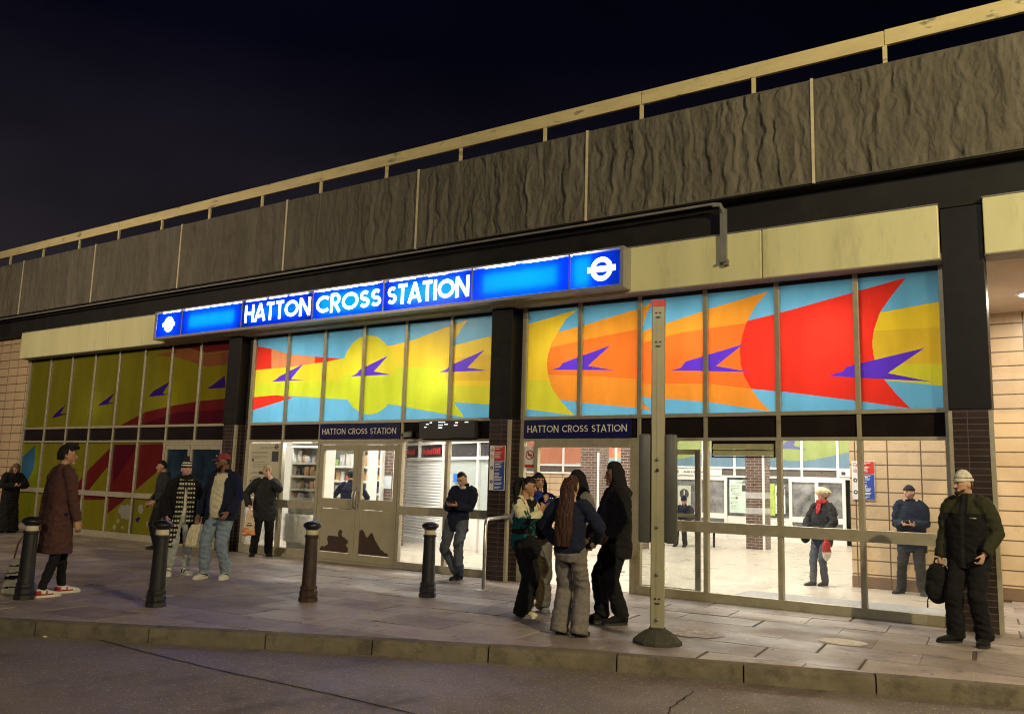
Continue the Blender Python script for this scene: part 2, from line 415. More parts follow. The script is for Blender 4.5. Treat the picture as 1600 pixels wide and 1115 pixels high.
# ================================================================== people
CAMP = V((0, -11.68))
def fabric(name, c, var=.2, bump=.5, scale=26, rough=.92):
    m, nt, b = new_mat(name)
    f = tex_noise(nt, scale, 5)
    nt.links.new(ramp(nt, f, .3, .7, mulc(c, 1-var), mulc(c, 1+var)), b.inputs['Base Color'])
    b.inputs['Roughness'].default_value = rough; b.inputs['Specular IOR Level'].default_value = .15
    b.inputs['Sheen Weight'].default_value = .02
    bn = N(nt, 'ShaderNodeBump'); bn.inputs['Strength'].default_value = bump; bn.inputs['Distance'].default_value = .01
    nt.links.new(tex_noise(nt, 45, 5, (1, 1, .45)), bn.inputs['Height']); nt.links.new(bn.outputs[0], b.inputs['Normal'])
    return m
def skin(name, c):
    m, nt, b = new_mat(name)
    f = tex_noise(nt, 30, 4)
    nt.links.new(ramp(nt, f, .3, .7, mulc(c, .88), mulc(c, 1.1)), b.inputs['Base Color'])
    b.inputs['Roughness'].default_value = .5
    b.inputs['Subsurface Weight'].default_value = .08; b.inputs['Subsurface Radius'].default_value = (.02, .008, .005)
    return m
FB = {k: fabric('cloth_'+k, c) for k, c in dict(
    black=(.012, .012, .014, 1), navy=(.012, .015, .035, 1), charcoal=(.024, .025, .028, 1), burgundy=(.078, .036, .031, 1), cream=(.60, .55, .38, 1), jeans=(.20, .26, .33, 1),
    palejeans=(.36, .40, .37, 1), darkjeans=(.075, .085, .105, 1), teal=(.010, .095, .10, 1), grey=(.16, .145, .135, 1), olive=(.034, .037, .020, 1), royal=(.02, .035, .26, 1),
    white=(.62, .60, .52, 1), red=(.36, .035, .035, 1), cap=(.26, .045, .05, 1), fur=(.68, .58, .38, 1), beige=(.46, .43, .30, 1), bluecoat=(.012, .017, .034, 1), darkbrown=(.05, .03, .02, 1), sage=(.30, .30, .20, 1)).items()}
HR = {k: fabric('hair_'+k, c, .35, .7, 40, .5) for k, c in dict(black=(.012, .010, .009, 1), brown=(.045, .025, .015, 1), auburn=(.046, .022, .016, 1), blond=(.36, .28, .17, 1), dull=(.11, .075, .045, 1)).items()}
SK = {k: skin('skin_'+k, c) for k, c in dict(light=(.55, .33, .23, 1), tan=(.40, .22, .13, 1), brown=(.20, .10, .06, 1), dark=(.10, .05, .032, 1)).items()}
m_eye = mat('eye_dark', (.02, .014, .012, 1), .2); m_lip = mat('lip', (.30, .10, .08, 1), .5)
m_rubber = mat('sole_white', (.66, .62, .52, 1), .6); m_solek = mat('sole_black', (.02, .02, .02, 1), .7)
m_phone = mat('phone_glass', (.012, .012, .016, 1), .15)

def remesh(mb, vox, smooth=2, wr=0., wseed=0., wscale=9., wz=1.):
    me = bpy.data.meshes.new('tmp'); me.from_pydata(mb.v, [], mb.f); me.update()
    ob = bpy.data.objects.new('tmp', me); COL.objects.link(ob)
    md = ob.modifiers.new('r', 'REMESH'); md.mode = 'VOXEL'; md.voxel_size = vox
    ms = ob.modifiers.new('s', 'SMOOTH'); ms.iterations = smooth; ms.factor = .5
    dg = bpy.context.evaluated_depsgraph_get()
    out = bpy.data.meshes.new_from_object(ob.evaluated_get(dg))
    bpy.data.objects.remove(ob); bpy.data.meshes.remove(me)
    if wr:
        no = [v.normal.copy() for v in out.vertices]
        for v, n in zip(out.vertices, no):
            p = v.co
            if wz != 1:
                v.co = p+n*wr*1.5*(noise.noise((p.x*wscale*1.5+wseed, p.y*wscale*1.5, p.z*wscale*wz))+.5*noise.noise((p.x*wscale*3, p.y*wscale*3, p.z*wscale*wz*1.5))); continue
            f = noise.noise((p.x*wscale+wseed, p.y*wscale, p.z*wscale*.8))
            r = 1-abs(noise.noise((p.x*wscale*.9+p.z*3+wseed, p.y*wscale*.9, p.z*wscale*1.6+wseed)))*2.2
            v.co = p+n*(wr*1.2*(.5*f+.75*max(-.6, r)-.25+.25*noise.noise((p.x*26+wseed, p.y*26, p.z*20))))
    return out

def ik(a, c, l1, l2, hint):
    a, c = V(a), V(c); d = c-a; L = min(d.length, (l1+l2)*.999)
    if d.length < 1e-5: d = V((0, 0, -1))
    dn = d.normalized(); x = (l1*l1-l2*l2+L*L)/(2*L); h = math.sqrt(max(0, l1*l1-x*x))
    hv = V(hint); hv = (hv-dn*hv.dot(dn)); hv = hv.normalized() if hv.length > 1e-5 else V((0, 1, 0))
    return a+dn*x+hv*h, a+dn*L

class Person:
    def __init__(s, label, x, y, phi, H, skin='tan', hip=.92, lean=(0, 0), feet=(((-.10, .0), 8, 0), ((.10, .0), 8, 0)), arms=None, head=(0, 0), bulk=1., knee=((0, 1, 0), (0, 1, 0)), sit=None, twist=0., z=0.):
        s.k = H/1.75
        c = (CAMP-V((x, y))).normalized(); a = math.atan2(c.y, c.x)+R(phi)
        s.rz = a-math.pi/2
        s.T = thing('person', label, 'person', (x, y, z), s.rz)
        s.hip = hip; s.lean = V((lean[0], lean[1], 0)); s.bulk = bulk
        dz = hip-.92; s.dz = dz
        s.sk = SK[skin]
        s.shz = 1.44+dz
        sc = s.spine(s.shz)
        tw = Matrix.Rotation(R(twist), 3, 'Z'); s.tw = tw
        s.sh = {-1: sc+tw @ V((-.172*bulk**.5, 0, -.025)), 1: sc+tw @ V((.172*bulk**.5, 0, -.025))}
        s.hp = {-1: V((-.092, 0, hip)), 1: V((.092, 0, hip))}
        s.foot = {}; s.ank = {}; s.kn = {}
        for i, sd in enumerate((-1, 1)):
            (fx, fy), ta, lift = feet[i]
            an = V((fx, fy, .085+lift)); s.kn[sd], s.ank[sd] = ik(s.hp[sd], an, .445, .425, knee[i]); s.foot[sd] = (ta*-sd if False else ta, lift)
        s.el = {}; s.wr = {}; s.hd = {}
        arms = arms or {}
        for sd in (-1, 1):
            ar = arms.get(sd) or dict(w=(sd*.27, .03, .84+dz), e=(sd*.5, -1, 0))
            s.el[sd], s.wr[sd] = ik(s.sh[sd]+V((0, 0, -.015)), V(ar['w']), .285, .265, ar.get('e', (sd*.6, -.8, -.3)))
            s.hd[sd] = (V(ar.get('d', s.wr[sd]-s.el[sd])).normalized(), V(ar.get('n', (-sd, 0, 0))).normalized(), ar.get('c', .5))
        s.neck = s.spine(1.49+dz)+V((0, .01, 0))
        yaw, pitch = head
        s.HM = tw @ Matrix.Rotation(R(yaw), 3, 'Z') @ Matrix.Rotation(R(-pitch), 3, 'X')   # figures are built mirrored: side -1 is the person's right, + yaw turns to the right, + pitch bows
        s.hc = s.neck+V((0, .012, .03))+s.HM @ V((0, .012, .112))
        s.body()
    def spine(s, z):
        t = (z-s.hip)/(.52)
        return V((0, 0, z))+s.lean*max(0, t)
    def P(s, mb, name, m, vox=None, smooth=2, wr=0., parent=None, ws=9., paint=None, shade=True, seed=None, wz=1.):
        if vox:
            me = remesh(mb, vox, smooth, wr, seed if seed is not None else s.T.location.x*3.1, ws, wz)
        else:
            me = bpy.data.meshes.new(name); me.from_pydata(mb.v, [], mb.f); me.polygons.foreach_set('material_index', mb.m)
        pc = [p.center.copy() for p in me.polygons] if paint else None
        me.transform(Matrix.Diagonal((-s.k, s.k, s.k, 1))); me.flip_normals()
        me.name = name
        me.materials.clear()
        for q in (m if isinstance(m, (list, tuple)) else [m]): me.materials.append(q)
        if paint:
            me.polygons.foreach_set('material_index', [paint(p) for p in pc])
        if shade: me.polygons.foreach_set('use_smooth', [True]*len(me.polygons))
        me.update()
        ob = bpy.data.objects.new(name, me); COL.objects.link(ob); ob.parent = parent or s.T
        return ob
    def headfn(s, u, g=1.):
        x = .074*u.x*(1-.30*max(0, -u.z)**1.6); z = .118*u.z
        y = .092*u.y
        if u.y > 0 and u.z < 0: y *= 1-.05*(-u.z)
        if u.y < 0: y *= 1.05-.35*max(0, -u.z-.1)
        if u.y > 0 and u.z < -.2: y += .012*(-u.z)*u.y
        return V((x, y, z))*g
    def hl(s, p): return s.hc+s.HM @ V(p)
    def body(s):
        mb = MB(); b = s.bulk
        # head with nose, brow, ears, chin
        mb.ball(s.hc, 1, 1, 1, n=24, m=16, M3=s.HM, fn=s.headfn)
        mb.tube([s.hl((0, .083, .022)), s.hl((0, .097, -.005)), s.hl((0, .108, -.028))], [.008, .011, .014], 10)
        mb.tube([s.hl((-.04, .074, .036)), s.hl((0, .086, .034)), s.hl((.04, .074, .036))], .011, 8)
        mb.tube([s.hl((-.02, .083, -.062)), s.hl((.02, .083, -.062))], .011, 8)
        mb.tube([s.hl((0, .070, -.10)), s.hl((0, .078, -.092))], .022, 8)
        for sd in (-1, 1):
            mb.ball(s.hl((sd*.076, -.008, -.008)), .011, .022, .032, n=10, m=6, M3=s.HM)
        mb.tube([s.neck-V((0, .005, .05)), s.neck+V((0, .005, .06)), s.hc+s.HM @ V((0, -.02, -.05))], [.062, .054, .055], 14)
        # trunk
        mb.ring_loft(s.rings([(s.hip-.10, .105, .075), (s.hip-.03, .132*b, .088*b), (s.hip+.05, .132*b, .088*b), (s.hip+.17, .115*b, .080*b), (s.hip+.36, .132*b, .085*b), (s.hip+.44, .125*b, .072), (s.hip+.51, .085, .055), (s.hip+.57, .055, .05)]))
        for sd in (-1, 1):
            sh, el, wr = s.sh[sd], s.el[sd], s.wr[sd]
            mb.tube([sh+V((-sd*.06, 0, .0)), sh+V((-sd*.02, 0, -.01)), sh.lerp(el, .45), el, el.lerp(wr, .35), wr], [.04, .042, .040, .036, .036, .028], 12)
            s.hand(mb, sd)
            mb.tube([s.hp[sd]+V((0, 0, .03)), s.hp[sd].lerp(s.kn[sd], .4), s.kn[sd], s.kn[sd].lerp(s.ank[sd], .35), s.ank[sd]], [.075, .060, .037, .036, .03], 12)
            f = s.fdir(sd); mb.tube([s.ank[sd]-f*.03+V((0, 0, -.03)), s.ank[sd]+f*.08+V((0, 0, -.045))], [.036, .034], 10)
        s.bodyo = s.P(mb, 'body', s.sk, .0072, 2)
        # face
        for sd in (-1, 1):
            s.P(MB().ball(s.hl((sd*.029, .083, .012)), .0125, .006, .007, n=10, m=6, M3=s.HM), 'eye', m_eye)
        s.P(MB().tube([s.hl((-.021, .0905, -.058)), s.hl((0, .096, -.056)), s.hl((.021, .0905, -.058))], [.004, .007, .004], 8), 'mouth', m_lip)
    def brows(s, m):
        for sd in (-1, 1): s.P(MB().tube([s.hl((sd*.046, .080, .032)), s.hl((sd*.03, .092, .038)), s.hl((sd*.014, .097, .034))], [.003, .0055, .005], 6), 'eyebrow', m)
    def fdir(s, sd):
        a = R(s.foot[sd][0]); return V((math.sin(a), math.cos(a), 0))
    def rings(s, spec, n=22, sq=.85):
        out = []
        for q in spec:
            z, rx, ry = q[:3]; off = q[3] if len(q) > 3 else (0, 0)
            c = s.spine(z); c = V((c.x+off[0], c.y+off[1], z))
            t = max(0, min(1, (z-s.hip)/.4)); M3 = Matrix.Identity(3).lerp(s.tw, t)
            out.append([c+M3 @ V((rx*math.copysign(abs(math.cos(a))**sq, math.cos(a)), ry*math.copysign(abs(math.sin(a))**sq, math.sin(a)), 0)) for a in [2*math.pi*k/n for k in range(n)]])
        return out
    def hand(s, mb, sd):
        d, nrm, curl = s.hd[sd]; w = s.wr[sd]
        nrm = (nrm-d*nrm.dot(d)).normalized(); side = d.cross(nrm)*sd   # towards the thumb
        if side.length < .1: side = V((0, 0, 1))
        mb.tube([w-d*.02, w+d*.02, w+d*.055, w+d*.088], [.026, .034, .040, .038], 12, flat=.42, up=nrm)
        for i, (o, L) in enumerate(((.030, .068), (.010, .078), (-.010, .072), (-.029, .056))):
            p = w+d*.086+side*o; pts = [p-d*.012]; dd = d.copy(); q = p.copy()
            for j, f in enumerate((.45, .32, .26)):
                a = curl*(.55+.35*j)+.05*i*curl
                rot = Matrix.Rotation(a, 3, d.cross(nrm)); dd = (rot @ dd).normalized()
                q = q+dd*L*f*1.05; pts.append(q.copy())
            mb.tube(pts, [.0098, .0095, .009, .0078], 8)
        p = w+d*.025+side*.028
        td = (d*.62+side*.62+nrm*.35*(.3+curl)).normalized(); td2 = (td*.6+d*.5+nrm*.5*curl).normalized()
        mb.tube([p, p+td*.04, p+td*.04+td2*.034], [.0135, .0115, .009], 8)
    # ---- clothing
    def trousers(s, m, r=(.098, .082, .072, .066, .068), waist=1.0, name='trousers', drop=.03, wr=.010, paint=None, stack=True):
        mb = MB(); b = s.bulk
        mb.ring_loft(s.rings([(s.hip-.12, .13, .098), (s.hip-.05, .168*b*waist, .118*b*waist), (s.hip+.06, .165*b*waist, .116*b*waist), (s.hip+.12, .15*b*waist, .108*b*waist)]))
        for sd in (-1, 1):
            h, k, a = s.hp[sd], s.kn[sd], s.ank[sd]
            e = a+(a-k).normalized()*drop
            mb.tube([h+V((0, 0, .03)), h.lerp(k, .45), k, k.lerp(e, .4), k.lerp(e, .8), e], [r[0]*b**.5, r[1]*b**.5, r[2], r[3], (r[3]+r[4])/2, r[4]], 16, round_caps=False)
        return s.P(mb, name, m, .012, 2, wr, ws=8, paint=paint)
    def top(s, m, spec, name='jacket', sl=(.072, .064, .056, .050), cuff=1., wr=.010, paint=None, collar=None, sleeve_mat=None, vox=.012, extra=None, ws=8):
        """spec: rings (dz above the hip, rx, ry)"""
        mb = MB(); b = s.bulk
        mb.ring_loft(s.rings([(s.hip+z, rx*b, ry*b)+tuple(r) for z, rx, ry, *r in spec]))
        arm = MB() if sleeve_mat else mb
        for sd in (-1, 1):
            sh, el, w = s.sh[sd], s.el[sd], s.wr[sd]
            e = el.lerp(w, cuff)
            arm.tube([sh+V((-sd*.085, 0, .045)), sh+V((-sd*.028, 0, .016)), sh.lerp(el, .14), sh.lerp(el, .5), el, el.lerp(e, .5), e], [sl[0]*.72, sl[0]*.90, sl[0]*.97, sl[1], sl[2], (sl[2]+sl[3])/2, sl[3]], 14, round_caps=False)
        if collar: mb.tube([s.neck-V((0, .0, .045)), s.neck+V((0, .004, collar))], [.078, .070], 16, round_caps=False)
        if extra: extra(mb)
        o = s.P(mb, name, m, vox, 2, wr, ws=ws, paint=paint)
        if sleeve_mat: s.P(arm, 'sleeves', sleeve_mat, .012, 2, wr, ws=ws, parent=o)
        return o
    def shoes(s, m, sole=m_rubber, L=.27, w=.048, hgt=.075, paint=None, extra=None):
        for sd in (-1, 1):
            f = s.fdir(sd); a = s.ank[sd]; lift = s.foot[sd][1]; n = V((f.y, -f.x, 0))
            base = V((a.x, a.y, lift))
            heel = base-f*.065
            rings = []
            for t, ww, hh, zz in ((0, .55, .75, 0), (.06, .80, 1.05, 0), (.25, .92, 1.15, 0), (.45, .98, .95, 0), (.68, 1.08, .68, 0), (.86, .95, .55, 0), (.96, .6, .42, 0), (1, .3, .3, 0)):
                c = heel+f*L*t
                rings.append([c+n*(w*ww*math.cos(q))+V((0, 0, .012+hgt*hh*.5*(1+math.sin(q))+zz)) for q in [2*math.pi*k/14 for k in range(14)]])
            o = s.P(MB().ring_loft(rings), 'shoe', m, .009, 2, paint=None if not paint else (lambda c, H=heel, F=f: paint((c-H).dot(F)/L, c.z)))
            rr = []
            for z in (0, .026):
                rr.append([heel+f*L*(.5-.5*math.cos(q))*1.015+n*(w*1.04*(1+.10*math.cos(q+math.pi))*math.copysign(abs(math.sin(q))**.7, math.sin(q)))+V((0, 0, z+lift*0)) for q in [2*math.pi*k/20 for k in range(20)]])
            s.P(MB().ring_loft([r for r in rr]), 'sole', sole, parent=o, shade=False)
    def cap_hair(s, m, g=1.10, line=.42, back=-.55, wr=.010, extra=None, side=-.2, name='hair'):
        def fn(u):
            p = s.headfn(u, g)
            face = u.y > .1 and u.z < line
            low = u.z < (back if u.y < -.25 else side)
            if face or low: p = s.headfn(u, .86)
            return p
        mb = MB().ball(s.hc, 1, 1, 1, n=28, m=18, M3=s.HM, fn=fn)
        if extra: extra(mb)
        return s.P(mb, name, m, .0075, 1, wr, ws=34, wz=.16)
    def beanie(s, m, g=1.16, brim=.02, tall=.03, paint=None, extra=None, name='beanie', wr=.003):
        def fn(u):
            p = s.headfn(u, g)
            if u.z > .3: p.z += tall*(u.z-.3)
            if p.z < brim: p = s.headfn(u, .85); p.z = min(p.z, brim)
            return p
        mb = MB().ball(s.hc, 1, 1, 1, n=28, m=18, M3=s.HM, fn=fn)
        mb.tube([s.hl((.077*g/1.15*math.cos(a), .096*g/1.15*math.sin(a), brim+.010)) for a in [2*math.pi*k/20 for k in range(21)]], .0125, 8)
        if extra: extra(mb)
        return s.P(mb, name, m, .008, 2, wr, ws=30, paint=paint)
    def hood(s, m, g=1.30, openy=.42, name='hood', tall=.02):
        def fn(u):
            p = s.headfn(u, g); p.y -= .012
            if u.z > .2: p.z += tall*(u.z-.2)
            if u.z < -.2: p.x *= 1.12
            if u.y > openy and -.95 < u.z < .62: p = s.headfn(u, .84)
            return p
        mb = MB().ball(s.hc, 1, 1, 1, n=28, m=18, M3=s.HM, fn=fn)
        mb.tube([s.neck+V((0, -.03, -.06)), s.neck+V((0, -.025, .03)), s.hc+s.HM @ V((0, -.04, -.03))], [.125, .10, .095], 16)
        return s.P(mb, name, m, .010, 2, .006, ws=14)
    def world(s, p):
        """local point (for a 1.75 m figure) to the world"""
        return s.T.matrix_basis @ (V(p)*s.k)
    def held(s, mb, name, label, cat, m, base, vox=None, wr=0, paint=None, smooth=40):
        """a thing of its own placed in the person's frame"""
        base = V(base)
        base = V((-base.x, base.y, base.z)); o = MB(); o.v = [tuple((V((-v[0], v[1], v[2]))-base)*s.k) for v in mb.v]; o.f = [f[::-1] for f in mb.f]; o.m = mb.m
        ob = o.build(name, m, None, smooth=smooth)
        if vox:
            me = remesh(o, vox, 2, wr, 3.3, 12); me.materials.clear()
            for q in (m if isinstance(m, (list, tuple)) else [m]): me.materials.append(q)
            if paint: me.polygons.foreach_set('material_index', [paint(p.center) for p in me.polygons])
            me.polygons.foreach_set('use_smooth', [True]*len(me.polygons)); ob.data = me
        ob.location = s.T.matrix_basis @ (base*s.k); ob.rotation_euler = (0, 0, s.rz)
        return tag(ob, label, cat)

JACKET = [(-.12, .185, .135), (-.02, .185, .135), (.12, .172, .128), (.30, .182, .130), (.42, .172, .115), (.49, .122, .095), (.55, .09, .075)]
PUFF = [(-.16, .20, .150), (-.05, .205, .155), (.12, .198, .15), (.30, .202, .148), (.42, .172, .125), (.49, .122, .10), (.565, .09, .08)]
SWEAT = [(-.03, .165, .12), (.02, .18, .135), (.15, .172, .128), (.30, .178, .128), (.42, .165, .108), (.49, .115, .088), (.54, .08, .068)]
COAT = [(-.50, .20, .17), (-.30, .195, .16), (-.05, .188, .145), (.14, .172, .128), (.30, .182, .130), (.42, .172, .115), (.49, .122, .095), (.555, .09, .078)]
DOWN = lambda sd, fwd=.03, out=.27: dict(w=(sd*out, fwd, .83), e=(sd*.3, -1, 0), c=.55)
def phone_at(s, sd, off=(0, .05, .02)):
    d, n, c = s.hd[sd]; p = s.wr[sd]+d*.085+V(off)
    return p
def phone(s, p, label, tilt=-35, yaw=0):
    Mr = Matrix.Rotation(R(yaw), 3, 'Z') @ Matrix.Rotation(R(tilt), 3, 'X')
    mb = MB().box(-.036, .036, -.004, .004, -.073, .073, bev=.003)
    mb.v = [tuple(Mr @ V(v)+V(p)) for v in mb.v]
    return s.held(mb, 'phone', label, 'phone', m_phone, p)

# --- 1 woman in a long black cloak at the far left
q = Person('woman in a long black cloak bent over her phone at the far left wall', -21.75, -1.0, 25, 1.69, 'tan', lean=(0, .04), head=(5, 40),
           arms={-1: dict(w=(-.05, .27, 1.16), e=(-1, -.2, -.6), n=(0, -.3, 1), c=.7), 1: dict(w=(.07, .26, 1.17), e=(1, -.2, -.6), n=(0, -.3, 1), c=.7)})
q.trousers(FB['black'])
q.top(FB['black'], [(-.88, .27, .22), (-.6, .235, .19), (-.2, .20, .16), (.14, .19, .15), (.32, .20, .15), (.43, .18, .13), (.51, .13, .10), (.575, .085, .08)], 'long_cloak', sl=(.085, .085, .085, .075), wr=.016, cuff=.97)
q.shoes(FB['black'], m_solek)
q.cap_hair(HR['dull'], 1.14, .5, -1.2, .008, lambda mb: [mb.tube([q.hl((sd*.075, -.02, .03)), q.hl((sd*.085, .0, -.09)), q.hl((sd*.08, .02, -.2))], [.03, .04, .03], 10) for sd in (-1, 1)], side=-.6)
phone(q, V((.01, .335, 1.235)), 'phone in the hands of the woman in the black cloak')

# --- 2 man in a burgundy coat
q = Person('man in a knee length burgundy coat seen from behind, in red and white trainers', -10.79, -5.77, 118, 1.84, 'tan', hip=.93, lean=(0, .0), head=(22, -2),
           feet=(((-.11, -.17), 0, 0), ((.09, .17), 0, 0)), arms={-1: dict(w=(-.25, .10, .86), e=(-.3, -1, 0), c=.6), 1: dict(w=(.24, -.06, .85), e=(.3, -1, 0), c=.8)})
q.trousers(FB['black'], (.092, .075, .058, .054, .044), drop=.0)
q.top(FB['burgundy'], [(-.44, .205, .17), (-.30, .20, .165), (-.05, .185, .142), (.14, .172, .128), (.30, .185, .132), (.42, .172, .115), (.49, .122, .095), (.555, .095, .08)], 'coat', sl=(.078, .068, .060, .054), collar=.035, wr=.009)
q.shoes([FB['white'], FB['red']], m_rubber, .30, .052, .08, paint=lambda t, z: 1 if (t < .16 and z < .08) or (.16 < t < .62 and z < .045) or (.36 < t < .42 and z < .075) else 0)
q.cap_hair(HR['black'], 1.13, .42, -.45, .012, lambda mb: mb.tube([q.hl((-.03, .02, .125)), q.hl((.0, .08, .115)), q.hl((.01, .115, .09))], [.035, .036, .022], 10), side=-.05)
q.brows(HR['black'])

# striped tote bag standing by the first bollard
mb = MB(); rings = []
for t, w_, d_ in ((0, .155, .075), (.05, .168, .085), (.5, .135, .075), (.85, .10, .05), (1, .085, .03)):
    rings.append([V((w_*math.copysign(abs(math.cos(a))**.7, math.cos(a)), d_*math.sin(a), .43*t)) for a in [2*math.pi*k/20 for k in range(20)]])
mb.ring_loft(rings)
me = remesh(mb, .012, 2, .008, 2., 9)
for m_ in (FB['cream'], FB['black']): me.materials.append(m_)
me.polygons.foreach_set('material_index', [1 if any(a < p.center.z-.10*p.center.x < b for a, b in ((.09, .105), (.19, .235), (.262, .275), (.345, .36))) else 0 for p in me.polygons])
me.polygons.foreach_set('use_smooth', [True]*len(me.polygons))
T = thing('tote_bag', 'cream and black striped tote bag on the ground behind the leftmost bollard', 'bag', (-11.14, -6.02, 0), R(40))
o = bpy.data.objects.new('bag_body', me); COL.objects.link(o); o.parent = T
MB().tube([(-.06, .0, .41), (-.03, .01, .62), (.02, .02, .72), (.05, .02, .62), (.07, 0, .41)], .011, 8).build('strap', mat('tan_leather_strap', (.22, .09, .04, 1), .5), T, smooth=60)

# --- 3 man in a dark jacket by the murals
q = Person('man in a dark hooded jacket in profile before the low mural panes', -15.75, -.95, -72, 1.79, 'tan', head=(12, 8), arms={1: dict(w=(.22, .20, .95), e=(.5, -1, 0), c=.7), -1: dict(w=(-.22, .16, .92), e=(-.5, -1, 0), c=.7)})
q.trousers(FB['black']); q.top(FB['charcoal'], JACKET, 'jacket', collar=.03, extra=lambda mb: mb.tube([q.neck+V((-.08, -.03, -.01)), q.neck+V((0, -.10, -.01)), q.neck+V((.08, -.03, -.01))], [.04, .055, .04], 10))
q.shoes(FB['black'], m_solek); q.cap_hair(HR['black'], 1.09, .5, -.4, .004); q.brows(HR['black'])

# --- 4 woman in a bobble hat
q = Person('smiling woman in a striped bobble hat, check scarf, black coat and ripped pale jeans', -11.72, -3.32, 12, 1.72, 'light', head=(-4, 0),
           feet=(((-.14, .03), -18, 0), ((.11, -.03), 14, 0)), arms={-1: dict(w=(-.25, .10, .90), e=(-1, -.4, 0)), 1: dict(w=(.27, .10, .90), e=(1, -.4, 0))})
tr = q.trousers([FB['palejeans'], SK['light']], (.096, .088, .078, .072, .062), drop=-.05, paint=lambda c: 1 if (c.x > .02 and abs(c.z-.50) < .045 and c.y > .02) else 0)
q.top(FB['white'], [(z, rx*.92, ry*.92) for z, rx, ry in SWEAT], 'jumper', cuff=.5)
def coatopen(s, m, spec, name, half=.075, **k):
    """an open coat: the front strip is left off"""
    mb = MB(); b = s.bulk
    rg = s.rings([(s.hip+z, rx*b, ry*b) for z, rx, ry in spec], 30)
    n = 30
    mid = []
    for r in rg:
        c = sum(r, V((0, 0, 0)))/n
        pts = [p for p in r if not (p.y > c.y and abs(p.x-c.x) < half)]
        # order from one front edge round the back to the other
        idx = [i for i, p in enumerate(r) if not (p.y > c.y and abs(p.x-c.x) < half)]
        st = next(j for j in range(len(idx)) if (idx[j]-idx[j-1]) % n != 1)
        mid.append([r[i] for i in idx[st:]+idx[:st]])
    L = min(len(x) for x in mid)
    rings = []
    for row in mid:
        row = [row[int(round(i*(len(row)-1)/(L-1)))] for i in range(L)]
        c = sum(row, V((0, 0, 0)))/L
        rings.append(row+[p+(c-p).normalized()*.028 for p in row[::-1]])
    mb.ring_loft(rings)
    sl = k.get('sl', (.078, .07, .064, .058))
    for sd in (-1, 1):
        sh, el, w = s.sh[sd], s.el[sd], s.wr[sd]
        mb.tube([sh+V((-sd*.085, 0, .045)), sh+V((-sd*.028, 0, .016)), sh.lerp(el, .14), sh.lerp(el, .5), el, el.lerp(w, .5), w], [sl[0]*.72, sl[0]*.90, sl[0]*.97, sl[1], sl[2], (sl[2]+sl[3])/2, sl[3]], 14, round_caps=False)
    return s.P(mb, name, m, .012, 1, k.get('wr', .008), ws=8)
coatopen(q, FB['black'], [(-.46, .235, .185), (-.25, .225, .175), (-.02, .21, .16), (.14, .20, .15), (.30, .20, .148), (.42, .172, .125), (.49, .122, .10)], 'coat', .075)
checks = lambda c: 1 if (math.sin(c.z*88) > -.15 or math.sin(c.x*150) > .55) else 0
mb = MB(); mb.tube([q.neck+V((.088*math.cos(a), .085*math.sin(a)+.012, .015+.012*math.sin(2*a))) for a in [2*math.pi*k/16 for k in range(17)]], .046, 10)
q.P(mb, 'scarf_wrap', [FB['charcoal'], FB['black']], .010, 2, .008, ws=16, paint=lambda c: checks(c) if c.z < 1.5 else 1)
mb = MB()
for sd, zl in ((-1, .44), (1, .80)):
    pts = [V((sd*.05, .13, 1.47)), V((sd*.078, .160, 1.30)), V((sd*.085, .168, 1.05))]
    if zl < .7: pts += [V((-.13, .185, .80)), V((-.18, .18, zl))]
    else: pts += [V((.08, .175, zl))]
    mb.tube(pts, .062, 12, flat=.28, up=(0, 1, 0), round_caps=False)
q.P(mb, 'scarf_tails', [FB['beige'], FB['black']], .009, 1, .004, paint=checks)
q.shoes([FB['white'], FB['black']], m_rubber, .28, .055, .085, paint=lambda t, z: 1 if (.15 < t < .35 or .5 < t < .62) else 0)
for sd in (-1, 1): q.P(MB().tube([q.ank[sd]+V((0, 0, .0)), q.ank[sd]+V((0, 0, .09))], .047, 12, round_caps=False), 'sock', [FB['white']], .01)
q.beanie([FB['charcoal'], FB['white'], FB['black']], 1.16, .03, .05, paint=lambda c, H=q.hc.z: (2 if (c.z-H) < .055 else 1 if (c.z-H) < .075 else 2 if (c.z-H) < .095 else 1 if (c.z-H) < .112 else 0), extra=lambda mb: mb.ball(q.hl((0, -.01, .175)), .045, .045, .042, n=12, m=8))
q.cap_hair(HR['brown'], 1.06, .6, -1.2, .006, side=-.5); q.brows(HR['brown'])

# --- 5 man in a red cap
q = Person('stout man in a red cap, open navy jacket, cream T-shirt and pale blue jeans', -10.95, -3.18, -38, 1.86, 'brown', bulk=1.12, head=(36, 2),
           feet=(((-.15, .08), 4, 0), ((.11, -.05), 20, 0)), arms={-1: dict(w=(-.36, .05, .86), e=(-.6, -.8, 0)), 1: dict(w=(.24, .18, .93), e=(.7, -.8, 0))})
q.trousers(FB['jeans'], (.108, .094, .082, .076, .072), drop=.02, wr=.012)
q.top(FB['cream'], [(-.08, .162, .135), (.0, .172, .150), (.12, .168, .150), (.30, .168, .132), (.43, .172, .105), (.50, .13, .085), (.545, .075, .068)], 'shirt', cuff=.2)
coatopen(q, FB['navy'], [(-.11, .20, .165), (.0, .21, .175), (.14, .205, .17), (.30, .20, .155), (.42, .172, .125), (.49, .122, .10)], 'jacket', .085, sl=(.085, .078, .068, .058))
q.P(MB().tube([q.neck+V((.075*math.cos(a), .07*math.sin(a)-.012, .02)) for a in [R(200)+R(320)*k/14-R(90) for k in range(15)] if math.sin(a) < .75], .026, 8), 'collar', FB['navy'], .01, 2)
q.shoes([FB['white'], FB['black']], m_rubber, .30, .054, .08, paint=lambda t, z: 1 if (abs(z-.055-.08*(t-.35)) < .010 and .15 < t < .6) else 0)
